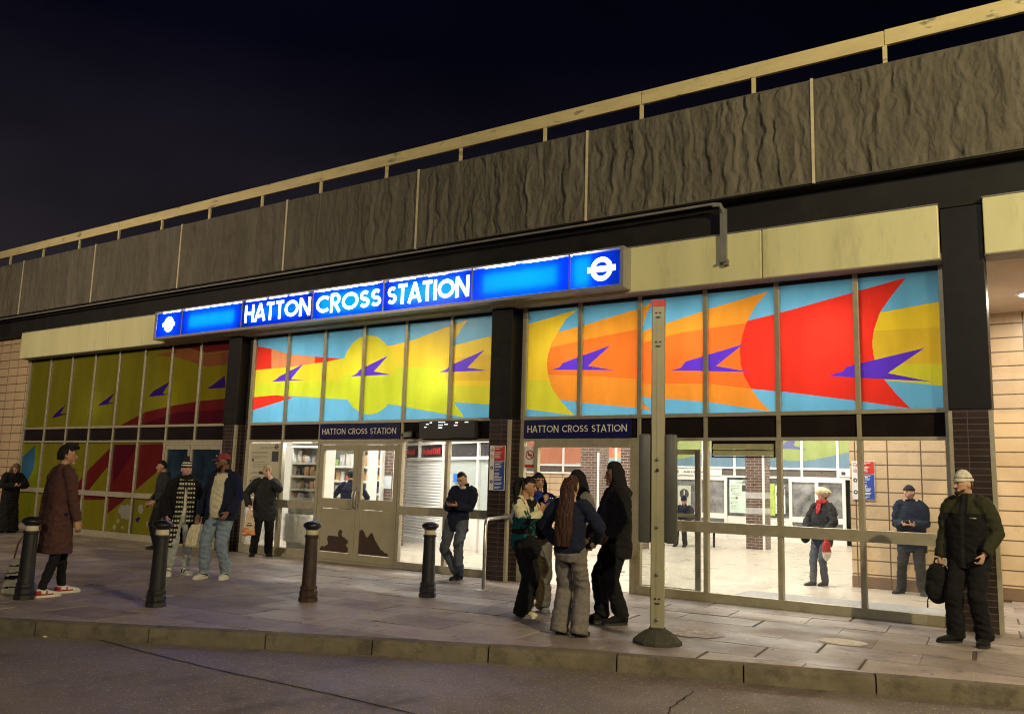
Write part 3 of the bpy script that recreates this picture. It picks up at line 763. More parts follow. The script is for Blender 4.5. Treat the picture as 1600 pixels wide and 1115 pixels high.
def fn(u, s=q):
    p = s.headfn(u, 1.13)
    if p.z < .04: p = s.headfn(u, .85); p.z = min(p.z, .04)
    return p
mb = MB().ball(q.hc, 1, 1, 1, n=28, m=18, M3=q.HM, fn=fn)
c = q.P(mb, 'cap', FB['cap'], .008, 2)
mb = MB(); nn = 14
top = [q.hl((.075*math.cos(a), .085+.095*math.sin(a), .052-.02*math.sin(a)-.012*abs(math.cos(a)))) for a in [math.pi*k/nn for k in range(nn+1)]]
mb.add(top+[p-V((0, 0, .008)) for p in top], [list(range(nn+1)), list(range(2*nn+1, nn, -1))]+[(i, i+nn+1, i+nn+2, i+1) for i in range(nn)]+[(nn, 2*nn+1, nn+1, 0)])
q.P(mb, 'visor', FB['cap'], parent=c, shade=False)
q.P(MB().ball(q.hl((0, .103, .085)), .02, .008, .014, M3=q.HM, n=8, m=6), 'badge', FB['white'], parent=c)
q.cap_hair(HR['black'], 1.04, .9, -.4, .003, side=-.1)
mb = MB().tube([q.hl((-.066, .03, -.05)), q.hl((-.05, .068, -.09)), q.hl((0, .088, -.108)), q.hl((.05, .068, -.09)), q.hl((.066, .03, -.05))], [.012, .018, .022, .018, .012], 8)
q.P(mb, 'beard', HR['black'], .007, 2, .003, ws=40); q.brows(HR['black'])
# paper carrier bag in his right hand
b = q.wr[-1]+V((0, .02, -.12)); mb = MB()
mb.ring_loft([[b+V((sx*w_, sy*d_, z)) for sx, sy in ((-1, -1), (1, -1), (1, 1), (-1, 1))] for z, w_, d_ in ((-.33, .06, .145), (-.30, .068, .15), (-.10, .05, .13), (-.02, .012, .11))])
mb.tube([b+V((0, -.06, -.03)), b+V((0, -.03, .03)), b+V((0, .03, .03)), b+V((0, .06, -.03))], .006, 6)
q.held(mb, 'paper_bag', 'cream paper bag between the bobble hat woman and the capped man', 'bag', [FB['cream'], FB['darkbrown']], b+V((0, 0, -.33)), .010, .006, paint=lambda c: 1 if c.y < -.125+.1*0 else 0)

# --- 6 woman with a carrier bag
q = Person('woman with short fair hair in a dark padded coat, her hand raised to her mouth', -13.36, -.32, 4, 1.74, 'light', bulk=1.08, head=(-6, 4),
           feet=(((-.16, .02), -14, 0), ((.13, -.02), 12, 0)), arms={-1: dict(w=(-.30, .16, .97), e=(-1, -.5, 0), d=(.3, .4, -1), n=(1, 0, 0), c=1.1), 1: dict(w=(.065, .20, 1.475), e=(1, .2, -1), d=(-.35, -.3, .9), n=(-.3, -1, 0), c=.9)})
q.trousers(FB['black'], (.105, .095, .085, .08, .078)); q.top(FB['charcoal'], [(-.24, .205, .155), (-.1, .21, .16)]+PUFF[1:], 'coat', sl=(.088, .08, .072, .062), collar=.04, wr=.012)
q.P(MB().box(-.02, .15, .142, .165, 1.00, 1.12, bev=.01), 'pocket_flap', FB['charcoal'])
q.shoes(FB['black'], m_solek)
q.cap_hair(HR['blond'], 1.15, .40, -.75, .010, side=-.35); q.brows(HR['brown'])
b = q.wr[-1]+V((.02, .05, -.10)); mb = MB(); rings = []
for z, w_, d_ in ((-.46, .10, .05), (-.44, .125, .075), (-.25, .105, .065), (-.08, .07, .03), (-.02, .055, .012), (.03, .03, .01)):
    rings.append([b+V((w_*math.copysign(abs(math.cos(a))**.6, math.cos(a)), d_*math.sin(a), z)) for a in [2*math.pi*k/18 for k in range(18)]])
mb.ring_loft(rings)
m_bagw, m_bago = mat('thin_plastic_bag', (.60, .47, .34, 1), .3, 0, .15, 8), mat('orange_plastic', (.62, .24, .07, 1), .3, 0, .2, 8)
q.held(mb, 'carrier_bag', 'orange and white plastic carrier bag hanging from the fair haired woman\'s hand', 'bag', [m_bagw, m_bago, FB['charcoal']], b+V((0, 0, -.46)), .009, .014, paint=lambda c: 1 if c.z < .12+.03*math.sin(c.x*30) else 2 if (.18 < c.z < .20 and abs(c.x) < .05) or (.23 < c.z < .24 and abs(c.x) < .04) else 0)

# --- 7 man in the shop, seen from behind
q = Person('man in a dark jacket seen from behind through the shop doors', -12.5, 1.13, 172, 1.72, 'tan', bulk=1.1, head=(0, 10), arms={-1: dict(w=(-.26, .22, .98), e=(-1, -.4, 0)), 1: dict(w=(.26, .22, .98), e=(1, -.4, 0))})
q.trousers(FB['black']); q.top(FB['navy'], JACKET, 'jacket', collar=.04); q.shoes(FB['black'], m_solek); q.cap_hair(HR['black'], 1.10, .5, -.6, .006)

# --- 8 man leaning on the column
q = Person('man in a navy jacket and faded jeans leaning by the column over his phone', -8.62, -.36, -20, 1.80, 'light', hip=.855, lean=(.085, -.05), head=(14, 34),
           feet=(((.10, .16), 20, 0), ((.16, .22), -20, 0)), knee=((-1, .5, 0), (.1, 1, 0)),
           arms={-1: dict(w=(-.04, .28, 1.13), e=(-.5, -.4, -.9), n=(.2, -.2, 1), d=(.5, .75, .05), c=.9), 1: dict(w=(.09, .27, 1.13), e=(.5, -.4, -.9), n=(-.2, -.2, 1), d=(-.45, .75, .05), c=.9)})
q.trousers(FB['darkjeans'], (.102, .090, .078, .072, .066), drop=.03, wr=.013); q.top(FB['navy'], [(-.14, .19, .14)]+JACKET[1:], 'jacket', sl=(.08, .07, .062, .054), collar=.045, wr=.011)
q.P(MB().tube([q.neck+V((-.03, .075, -.02)), q.neck+V((.03, .075, -.02))], .028, 8), 'undershirt', FB['white'], .008)
q.shoes(FB['black'], m_solek, .29); q.cap_hair(HR['black'], 1.045, .52, -.35, .002, side=.1); q.brows(HR['black'])
phone(q, V((.03, .385, 1.165)), 'phone in both hands of the leaning man', -55)

# --- 9 girl in a teal top with a ponytail
q = Person('girl in a teal and white top with a dark ponytail, hands to her face', -5.62, -2.98, 62, 1.63, 'tan', head=(-4, 14),
           feet=(((-.10, .05), 4, 0), ((.09, -.02), 10, 0)), arms={-1: dict(w=(-.06, .27, 1.30), e=(-.6, .2, -1), d=(.1, .35, .9), n=(.4, -1, 0), c=1.0), 1: dict(w=(.09, .30, 1.29), e=(.6, .1, -1), d=(-.1, .3, .9), n=(-.4, -1, 0), c=1.0)})
q.trousers(FB['black'], (.098, .096, .094, .096, .102), drop=.055, wr=.010)
def tealp(c):
    if c.z > 1.235 and abs(c.x) > .055 and noise.noise((c.x*9, c.y*9, c.z*7)) > -.12: return 1
    if c.z < .98 and c.x > 0 and noise.noise((c.x*8+3, c.y*8, c.z*12)) > .05: return 1
    if noise.noise((c.x*7+9, c.y*7, c.z*9)) > .38: return 2
    return 0 if c.z < 1.34 else 2
q.top([FB['teal'], FB['cream'], FB['black']], [(-.06, .175, .125), (.0, .185, .14)]+SWEAT[2:], 'top', sl=(.082, .082, .078, .056), wr=.012, paint=tealp)
q.shoes(FB['cream'], m_rubber, .25, .05, .06)
def pony(mb):
    mb.tube([q.hl((0, -.10, .06)), q.hl((0, -.15, .04)), q.hl((0, -.165, -.04)), q.hl((0, -.15, -.14)), q.hl((0, -.13, -.22))], [.03, .045, .05, .046, .02], 12)
q.cap_hair(HR['black'], 1.07, .45, -.5, .006, pony, side=-.05); q.brows(HR['black'])
phone(q, q.wr[1]+V((-.045, .075, .12)), 'phone held to the teal girl\'s chin', 8, 20)
b = V((-.13, .17, .86)); mb = MB().ball(b, .075, .15, .16, n=18, m=12)
mb.tube([b+V((0, -.12, .10)), V((-.18, .06, 1.15)), V((-.13, .0, 1.40)), V((-.10, .05, 1.42)), V((-.13, .16, 1.2)), b+V((-.02, .12, .12))], .012, 8)
q.held(mb, 'handbag', 'soft black handbag hanging at the teal girl\'s hip', 'bag', FB['black'], b+V((0, 0, -.16)), .010, .008)

# --- 10 girl facing the street in cream trousers
q = Person('girl in a royal blue and cream jacket and loose cream trousers facing the street', -5.76, -2.46, 8, 1.68, 'tan', head=(-8, 4),
           feet=(((-.12, .02), -10, 0), ((.10, .0), 10, 0)), arms={-1: dict(w=(-.16, .22, 1.0), e=(-1, -.2, -.4)), 1: dict(w=(.10, .22, 1.36), e=(1, .1, -.8), d=(-.2, -.1, 1), n=(-.2, -1, 0), c=.9)})
q.trousers(FB['cream'], (.102, .100, .096, .098, .100), drop=.045, wr=.016)
q.top([FB['royal'], FB['cream'], FB['navy']], SWEAT, 'jacket', sl=(.08, .078, .074, .06), paint=lambda c: 1 if (abs(c.x) > .23 or (1.26 < c.z < 1.32 and abs(c.x) < .2)) else 2 if c.z < 1.2 else 0, collar=.02, cuff=1.12)
q.shoes([FB['black'], FB['white']], m_rubber, .27, .05, .07, paint=lambda t, z: 1 if .72 < t else 0)
q.cap_hair(HR['black'], 1.09, .50, -1.2, .006, lambda mb: [mb.tube([q.hl((sd*.06, -.02, .06)), q.hl((sd*.088, .0, -.05)), q.hl((sd*.092, .02, -.17))], [.03, .032, .024], 10) for sd in (-1, 1)], side=-.4); q.brows(HR['black'])

# --- 11 girl with long auburn hair, back to us
q = Person('girl with waist length auburn hair and wide grey trousers, back to the street', -4.56, -3.72, 158, 1.64, 'light', head=(8, 0),
           feet=(((-.13, .0), -12, 0), ((.12, .04), 10, 0)), arms={-1: dict(w=(-.22, .26, 1.02), e=(-1, -.3, -.4), c=.9), 1: dict(w=(.24, .20, .98), e=(1, -.3, -.4), c=.9)})
q.trousers(FB['grey'], (.098, .090, .088, .096, .106), drop=.06, wr=.012)
q.top(FB['navy'], SWEAT, 'jumper', sl=(.082, .08, .074, .056), wr=.010)
q.shoes(FB['black'], m_solek, .25)
def long(mb):
    mb.tube([q.hl((0, -.05, .08)), q.hl((0, -.10, .0)), q.neck+V((.01, -.10, -.04)), q.spine(1.30)+V((.015, -.145, 0)), q.spine(1.12)+V((.02, -.150, 0)), q.spine(.97)+V((.03, -.155, 0))], [.07, .08, .092, .105, .105, .075], 18, flat=.40, up=(0, 1, 0), round_caps=False)
q.cap_hair(HR['auburn'], 1.10, .45, -1.2, .008, long, side=-.5)

# --- 12 boy in a varsity jacket
q = Person('boy in a dark hood and varsity jacket with cream sleeves, in cream trousers', -5.27, -2.24, -58, 1.70, 'tan', head=(30, 8),
           feet=(((-.09, .0), 0, 0), ((.12, .05), 12, 0)), arms={-1: dict(w=(-.26, .20, .96), e=(-1, -.5, 0)), 1: dict(w=(.28, .14, .90), e=(1, -.5, 0))})
q.trousers(FB['cream'], (.104, .098, .092, .088, .086), drop=.03, wr=.016)
q.top([FB['black'], FB['cream']], [(-.14, .19, .14), (-.06, .195, .145)]+JACKET[2:], 'varsity_jacket', sl=(.084, .08, .072, .056), sleeve_mat=FB['cream'], paint=lambda c: 1 if (-.14 < c.z-.92 < -.125) or (abs(c.z-1.22) < .035 and c.y > .08 and .02 < c.x < .14 and math.sin(c.x*95) > -.2) else 0)
q.shoes([FB['black']], m_rubber, .28); q.hood(FB['black'], 1.22); q.cap_hair(HR['black'], 1.05, .55, -.5, .004); q.brows(HR['black'])

# --- 13 tall figure in a black hood
q = Person('tall figure in a black hood, black jacket, trousers and boots in profile', -4.56, -2.64, -68, 1.79, 'dark', bulk=1.04, head=(0, 4),
           feet=(((-.10, .12), 0, 0), ((.09, -.04), 6, 0)), arms={-1: dict(w=(-.24, .22, 1.0), e=(-1, -.5, -.3)), 1: dict(w=(.24, .20, .97), e=(1, -.5, -.3))})
q.trousers(FB['black'], (.104, .096, .088, .084, .08), drop=.02, wr=.012)
q.top(FB['black'], [(-.20, .20, .15), (-.08, .205, .155)]+PUFF[2:], 'jacket', sl=(.092, .084, .074, .062), collar=.05, wr=.012, extra=lambda mb: mb.tube([q.neck+V((-.10, -.05, -.03)), q.neck+V((0, -.13, -.05)), q.neck+V((.10, -.05, -.03))], [.05, .075, .05], 12))
q.hood(FB['black'], 1.27, .52)
q.shoes(FB['black'], m_solek, .31, .056, .10)
q.P(MB().box(.155, .162, -.04, .0, .57, .585), 'trouser_tag', FB['white'])

# --- 14 man on the right
q = Person('man in a pale beanie and black and olive jacket standing by the right column', -1.10, -1.10, -22, 1.80, 'light', bulk=1.05, head=(34, 4),
           feet=(((-.14, .08), -28, 0), ((.12, .02), 10, 0)), arms={-1: dict(w=(-.27, .08, .83), e=(-.4, -1, 0), n=(1, 0, 0), c=1.1), 1: dict(w=(.20, .14, .93), e=(.7, -.8, 0), d=(-.3, .2, -1), c=.8)})
q.trousers(FB['black'], (.106, .098, .09, .086, .086), drop=.03, wr=.012)
q.top([FB['black'], FB['olive'], FB['charcoal']], [(-.16, .20, .15), (-.05, .20, .152)]+PUFF[2:], 'jacket', sl=(.094, .086, .078, .064), collar=.05, wr=.010,
      paint=lambda c: 1 if (abs(c.x) > .215 or (c.z > 1.33 and abs(c.x) > .04)) else 2 if (abs(c.x) < .018 and c.y > .05) else 0)
q.P(MB().box(.07, .135, .128, .14, 1.275, 1.288), 'chest_mark', FB['beige'])
q.shoes(FB['black'], m_solek, .29, .055, .085)
q.beanie([FB['white'], FB['charcoal']], 1.15, .028, .03, paint=lambda c, H=q.hc.z: 1 if abs(c.z-H-.066) < .005 else 0)
q.cap_hair(HR['brown'], 1.03, .8, -.5, .003, side=-.2)
mb = MB().tube([q.hl((-.06, .045, -.06)), q.hl((-.03, .082, -.088)), q.hl((0, .094, -.098)), q.hl((.03, .082, -.088)), q.hl((.06, .045, -.06))], [.012, .017, .019, .017, .012], 8)
q.P(mb, 'beard', HR['brown'], .007, 2, .003, ws=40); q.P(MB().tube([q.hl((-.024, .096, -.042)), q.hl((.024, .096, -.042))], .007, 6), 'moustache', HR['brown']); q.brows(HR['brown'])
b = q.wr[-1]+V((-.03, .02, -.12)); mb = MB().ball(b+V((0, 0, -.16)), .10, .13, .20, n=18, m=12, fn=lambda u: V((.10*math.copysign(abs(u.x)**.7, u.x), .13*math.copysign(abs(u.y)**.75, u.y), .21*math.copysign(abs(u.z)**.75, u.z)))).ball(b+V((-.02, .10, -.22)), .07, .06, .10, n=12, m=8)
mb.tube([b+V((-.02, -.08, .0)), b+V((0, -.03, .10)), b+V((0, .05, .10)), b+V((0, .10, .0))], .012, 8)
mb.tube([b+V((-.09, .05, -.28)), b+V((-.10, .05, -.42))], .01, 6)
q.held(mb, 'backpack', 'black backpack hanging from the right hand of the man in the pale beanie', 'bag', FB['black'], b+V((0, 0, -.36)), .011, .010)

# --- 15 woman in a fur hat inside
q = Person('woman in a cream fur hat, red scarf and dark padded coat inside the hall', -3.78, 3.45, -40, 1.60, 'light', lean=(0, -.05), head=(4, -12),
           feet=(((-.03, .22), -4, 0), ((.07, .02), 4, 0)), knee=((-.2, 1, 0), (.2, 1, 0)), arms={-1: dict(w=(-.18, .22, .98), e=(-1, -.4, -.2)), 1: dict(w=(.20, .16, .95), e=(1, -.4, -.2))})
q.trousers(FB['darkjeans'], (.096, .084, .074, .068, .058)); q.top([FB['charcoal'], FB['bluecoat']], [(-.22, .19, .145), (-.1, .20, .15)]+PUFF[2:], 'coat', sl=(.088, .08, .072, .06), collar=.03, wr=.014, paint=lambda c: 1 if c.z < .82 else 0)
q.shoes(FB['charcoal'], m_solek)
q.P(MB().tube([q.neck+V((.07*math.cos(a), .075*math.sin(a)+.012, .02)) for a in [2*math.pi*k/16 for k in range(17)]], .042, 10).tube([q.neck+V((.0, .10, .0)), q.neck+V((.02, .15, -.12)), q.neck+V((.02, .165, -.18))], [.05, .055, .03], 10, flat=.4, up=(0, 1, 0)), 'scarf', FB['red'], .01, 2, .010, ws=14)
def fur(u, s=q):
    p = V((.135*u.x, .15*u.y, .085*u.z)); p.z += .055
    return p
q.P(MB().ball(q.hc, 1, 1, 1, n=24, m=14, M3=q.HM, fn=fur), 'fur_hat', FB['fur'], .009, 1, .014, ws=30)
q.cap_hair(HR['brown'], 1.05, .6, -1, .005, side=-.5); q.brows(HR['brown'])
b = q.spine(1.22)+V((-.02, -.24, 0)); mb = MB().ball(b, .15, .12, .22, n=18, m=12)
q.held(mb, 'backpack', 'dark backpack with white and pink patches on the back of the fur hat woman', 'bag', [FB['navy'], FB['white'], mat('pink_patch', (.5, .2, .22, 1), .7)], b+V((0, 0, -.22)), .011, .008, paint=lambda c: 1 if .16 < c.z < .24 else 2 if .10 < c.z <= .16 else 0)
b = V((-.24, .16, .84)); q.held(MB().ball(b, .07, .10, .10, n=14, m=10).tube([b+V((0, 0, .08)), q.wr[-1]+V((0, .03, -.02))], .010, 6), 'handbag', 'small dark handbag at the fur hat woman\'s right hip', 'bag', FB['black'], b+V((0, 0, -.10)), .011, .005)
b = q.wr[1]+V((.06, .03, -.10)); mb = MB().ball(b+V((0, 0, -.19)), .06, .10, .20, n=16, m=12).tube([b+V((0, 0, -.02)), q.wr[1]+V((0, .03, -.04))], .010, 6)
q.held(mb, 'shopping_bag', 'red and white shopping bag hanging at the fur hat woman\'s left side', 'bag', [FB['red'], FB['white']], b+V((0, 0, -.39)), .011, .010, paint=lambda c: 1 if c.z < .15 else 0)

# --- 16 man inside with a phone
q = Person('man in a navy coat and dark cap standing before the tiled wall with a phone', -2.36, 3.28, -8, 1.69, 'light', bulk=1.12, head=(32, 0),
           feet=(((-.18, .02), -30, 0), ((.14, .03), 16, 0)), arms={-1: dict(w=(-.07, .28, 1.12), e=(-.5, -.4, -.9), n=(.1, -.2, 1), d=(.5, .75, .1), c=.8), 1: dict(w=(.08, .28, 1.12), e=(.5, -.4, -.9), n=(-.1, -.2, 1), d=(-.5, .75, .1), c=.8)})
q.trousers(FB['charcoal'], (.102, .09, .08, .076, .072)); q.top(FB['bluecoat'], [(-.24, .20, .15), (-.1, .20, .152)]+PUFF[2:], 'coat', sl=(.094, .086, .078, .064), collar=.045, wr=.012)
q.shoes(FB['charcoal'], m_solek); q.beanie(FB['charcoal'], 1.12, .045, .0, name='cap'); q.cap_hair(HR['dull'], 1.04, .8, -.4, .003, side=-.1); q.brows(HR['brown'])
phone(q, V((.0, .40, 1.155)), 'phone in both hands of the man before the tiled wall', -60)

# --- 17 seated figure far inside
T = thing('bench', 'dark bench far inside the hall behind the timetable cases', 'bench', (-9.1, 10.6, 0), R(20))
MB().box(-.8, .8, -.22, .22, .41, .45, bev=.01).build('seat', FB['charcoal'], T)
for x in (-.7, .7): MB().box(x-.03, x+.03, -.2, .2, 0, .41).build('leg', FB['charcoal'], T)
q = Person('figure in dark clothes seated on the bench far inside the hall', -9.12, 10.45, -15, 1.72, 'tan', hip=.53, head=(-5, 22),
           feet=(((-.13, .42), 0, 0), ((.12, .40), 0, 0)), arms={-1: dict(w=(-.12, .34, .68), e=(-1, -.2, -.3)), 1: dict(w=(.12, .34, .68), e=(1, -.2, -.3))})
q.trousers(FB['black']); q.top(FB['navy'], [(-.02, .18, .14)]+JACKET[2:], 'jacket', collar=.03); q.shoes(FB['black'], m_solek); q.beanie(FB['navy'], 1.14, .03, .02)
# ------------------------------------------------------------------ shared materials
DEPTH = 11.679848      # the street camera stands this far in front of the glazing line
m_alu = mat('aluminium_frame', (.42, .39, .29, 1), .42, .35, .12, 9, dirt=(.16, .13, .09, 1), dirt_amt=(.6, .8))
m_railbar = mat('cream_painted_timber', (.66, .57, .30, 1), .6, 0, .12, 3, dirt=(.28, .26, .18, 1), dirt_amt=(.585, .62), dirt_scale=2.2, stretch=(.6, 1, 2.2))
m_panel = mat('cream_fascia_panel', (.70, .69, .39, 1), .42, 0, .08, 1.2, dirt=(.42, .38, .23, 1), dirt_amt=(.55, .85), dirt_scale=2.2, stretch=(1.6, 1, .35))
m_soffit = mat('grey_soffit', (.30, .28, .26, 1), .6, 0, .1, 3)
m_beam = mat('dark_painted_beam', (.016, .0155, .016, 1), .6, 0, .25, 1.5, spec=.25, dirt=(.028, .026, .022, 1), dirt_amt=(.55, .8))
m_col = mat('black_column_cladding', (.010, .0098, .010, 1), .45, 0, .2, 4, spec=.25)
m_brick = mat_tiles('brown_glazed_brick', (.052, .034, .032, 1), (.034, .024, .024, 1), (.12, .10, .09, 1), .225, .075, .005, .22, .0, bump=.35)
m_brick_in = mat_tiles('brown_brick_indoors', (.13, .085, .07, 1), (.10, .065, .055, 1), (.33, .29, .25, 1), .225, .075, .007, .3, .5)
m_tile = mat_tiles('buff_wall_tile', (.62, .47, .30, 1), (.57, .43, .27, 1), (.13, .09, .055, 1), .51, .224, .012, .32, .0, bump=.3, shift=(.14, .0), var=.06)
m_skirt = mat_tiles('brown_skirting_tile', (.22, .14, .09, 1), (.20, .13, .085, 1), (.12, .08, .05, 1), .51, .4, .01, .35, .0, shift=(.14, .0))
m_conc = mat('board_marked_concrete', (.122, .112, .088, 1), .85, 0, .28, 2.5, bump=.6, bscale=45, dirt=(.078, .071, .057, 1), dirt_amt=(.5, .75), dirt_scale=1.2, stretch=(1.4, 1, .5))
m_joint = mat('pale_joint_sealant', (.62, .56, .38, 1), .6, 0, .15, 12)
m_gutter = mat('galvanised_trunking', (.21, .21, .205, 1), .5, .15, .15, 6)
m_spandrel = mat('dark_spandrel_glass', (.016, .012, .011, 1), .12, 0, .2, 2)
m_navy = mat('navy_sign_enamel', (.011, .014, .085, 1), .25, 0, .08, 2)
m_white = mat('white_enamel', (.78, .78, .75, 1), .4, 0, .05, 4)
m_signletter = mat('pale_sign_lettering', (.72, .70, .64, 1), .4, 0, .05, 4)
m_glass = mat_glass('clear_glass')
m_floor = mat_tiles('hall_floor_stone', (.47, .42, .355, 1), (.44, .395, .335, 1), (.38, .34, .285, 1), .6, .6, .004, .35, .5, 'XY', 0, .05, var=.05)
m_mat = mat('ribbed_entrance_mat', (.30, .30, .30, 1), .9, 0, .1, 30, bump=.6, bscale=140)
m_inwhite = mat('white_indoor_paint', (.74, .73, .70, 1), .6, 0, .05, 2)
m_dark = mat('dark_opening', (.03, .03, .035, 1), .4, 0, .2, 2)
m_steel = mat('brushed_stainless_steel', (.62, .60, .55, 1), .3, .9, .08, 20)
m_black = mat('black_gloss_paint', (.012, .012, .014, 1), .3, 0, .25, 10, bump=.15, bscale=60, coat=.3)
m_red = mat('red_enamel', (.50, .035, .03, 1), .4, 0, .08, 4)
m_blue = mat('blue_enamel', (.03, .07, .36, 1), .4, 0, .08, 4)
MC = dict(sky=(.13, .42, .66, 1), skyl=(.10, .32, .62, 1), gold=(.72, .52, .03, 1), gold2=(.62, .42, .03, 1), lime=(.50, .58, .03, 1), lime2=(.56, .54, .035, 1),
          yellow=(.62, .55, .03, 1), limed=(.60, .57, .05, 1), red=(.72, .035, .02, 1), orange=(.80, .16, .025, 1), orange2=(.72, .17, .025, 1),
          amber=(.74, .30, .03, 1), amber2=(.74, .26, .03, 1), salmon=(.66, .24, .10, 1), maroon=(.40, .045, .05, 1), maroon2=(.24, .022, .05, 1),
          white=(.95, .95, .88, 1), purple=(.10, .035, .52, 1))
MKEY = list(MC); MM = [mat_trans('mural_vinyl_'+k, mulc(c, .58), .6) for k, c in MC.items()]
CLEAR = None

# ------------------------------------------------------------------ ground
KERB = [(-60, -31.6), (-30, -17.1), (-20, -12.2), (-12, -8.31), (-9.38, -7.04), (-8.69, -6.70), (-7.87, -6.28), (-7.09, -5.89), (-6.33, -5.50), (-5.52, -5.11), (-4.71, -4.76),
        (-3.88, -4.40), (-3.03, -4.09), (-2.18, -3.80), (-1.30, -3.53), (-.53, -3.29), (1.2, -2.85), (3, -2.45), (6, -2.0), (12, -1.6), (60, -1.2)]
ROADZ = -.14
def curve_at(pts, step):
    """even points along a smooth run of the polyline"""
    out = []; acc = 0
    fine = []
    for i in range(len(pts)-1):
        p0 = V(pts[max(0, i-1)]); p1 = V(pts[i]); p2 = V(pts[i+1]); p3 = V(pts[min(len(pts)-1, i+2)])
        L = (p2-p1).length; n = max(2, int(L/.05))
        t1 = (p2-p0)*.5; t2 = (p3-p1)*.5
        l0 = (p1-p0).length or L; l2 = (p3-p2).length or L
        t1 = (p2-p0)/(l0+L)*L; t2 = (p3-p1)/(l2+L)*L
        for k in range(n):
            t = k/n
            fine.append((2*t**3-3*t*t+1)*p1+(t**3-2*t*t+t)*t1+(-2*t**3+3*t*t)*p2+(t**3-t*t)*t2)
    fine.append(V(pts[-1]))
    out = [fine[0]]
    for a, b in zip(fine, fine[1:]):
        acc += (b-a).length
        if acc >= step: out.append(b); acc = 0
    return out
kc = curve_at(KERB, .158)
kn = []
for i in range(len(kc)):
    d = (kc[min(i+1, len(kc)-1)]-kc[max(0, i-1)]).normalized(); kn.append(V((-d.y, d.x)))

m_road = None
def road_material():
    m, nt, b = new_mat('worn_road_concrete')
    base = ramp(nt, tex_noise(nt, .55, 8, (1, 1, 1), .65), .3, .72, (.125, .105, .098, 1), (.205, .175, .158, 1))
    fine = ramp(nt, tex_noise(nt, 45, 5, (1, 1, 1), .7), .25, .75, (.72, .72, .72, 1), (1.25, 1.25, 1.25, 1))
    col = mix_rgb(nt, 1., base, fine, 'MULTIPLY')
    vo = N(nt, 'ShaderNodeTexVoronoi'); vo.inputs['Scale'].default_value = 42
    tc = N(nt, 'ShaderNodeTexCoord'); nt.links.new(tc.outputs['Object'], vo.inputs['Vector'])
    st = ramp(nt, vo.outputs['Distance'], .22, .36, (1, 1, 1, 1), (0, 0, 0, 1))
    sel = ramp(nt, vo.outputs['Color'], .58, .66)
    msk = mix_rgb(nt, 1., st, sel, 'MULTIPLY')
    col = mix_rgb(nt, msk, col, (.42, .36, .30, 1))
    vo2 = N(nt, 'ShaderNodeTexVoronoi'); vo2.inputs['Scale'].default_value = 9
    nt.links.new(tc.outputs['Object'], vo2.inputs['Vector'])
    st2 = ramp(nt, vo2.outputs['Distance'], .09, .14, (1, 1, 1, 1), (0, 0, 0, 1))
    sel2 = ramp(nt, vo2.outputs['Color'], .7, .74)
    col = mix_rgb(nt, mix_rgb(nt, 1., st2, sel2, 'MULTIPLY'), col, (.30, .27, .22, 1))
    d = ramp(nt, tex_noise(nt, 1.3, 10, (1, .5, 1), .7), .56, .7)
    col = mix_rgb(nt, d, col, (.075, .062, .057, 1))
    nt.links.new(col, b.inputs['Base Color'])
    nt.links.new(ramp(nt, tex_noise(nt, .9, 6), .35, .7, (.42,)*3+(1,), (.8,)*3+(1,)), b.inputs['Roughness'])
    bn = N(nt, 'ShaderNodeBump'); bn.inputs['Strength'].default_value = .7; bn.inputs['Distance'].default_value = .012
    nt.links.new(tex_noise(nt, 50, 6), bn.inputs['Height']); nt.links.new(bn.outputs[0], b.inputs['Normal'])
    return m
m_road = road_material()
m_pave = mat_tiles('concrete_paving_slabs', (.27, .235, .215, 1), (.205, .178, .163, 1), (.045, .038, .034, 1), .90, .60, .012, .5, .5, 'XY', R(4), .8, (.2, .1), var=.22, nscale=1.6,
                   stain=((.125, .105, .098, 1), .8, .50, .74, 17, (.40, .36, .31, 1)))
m_kerb = mat('kerb_stone', (.135, .115, .078, 1), .8, 0, .3, 3, bump=.6, bscale=60, dirt=(.05, .042, .032, 1), dirt_amt=(.5, .7), dirt_scale=4)

mb = MB(); mb.add([(-320, -320, ROADZ), (320, -320, ROADZ), (320, 320, ROADZ), (-320, 320, ROADZ)], [(0, 1, 2, 3)])
tag(mb.build('road', m_road), kind='structure')
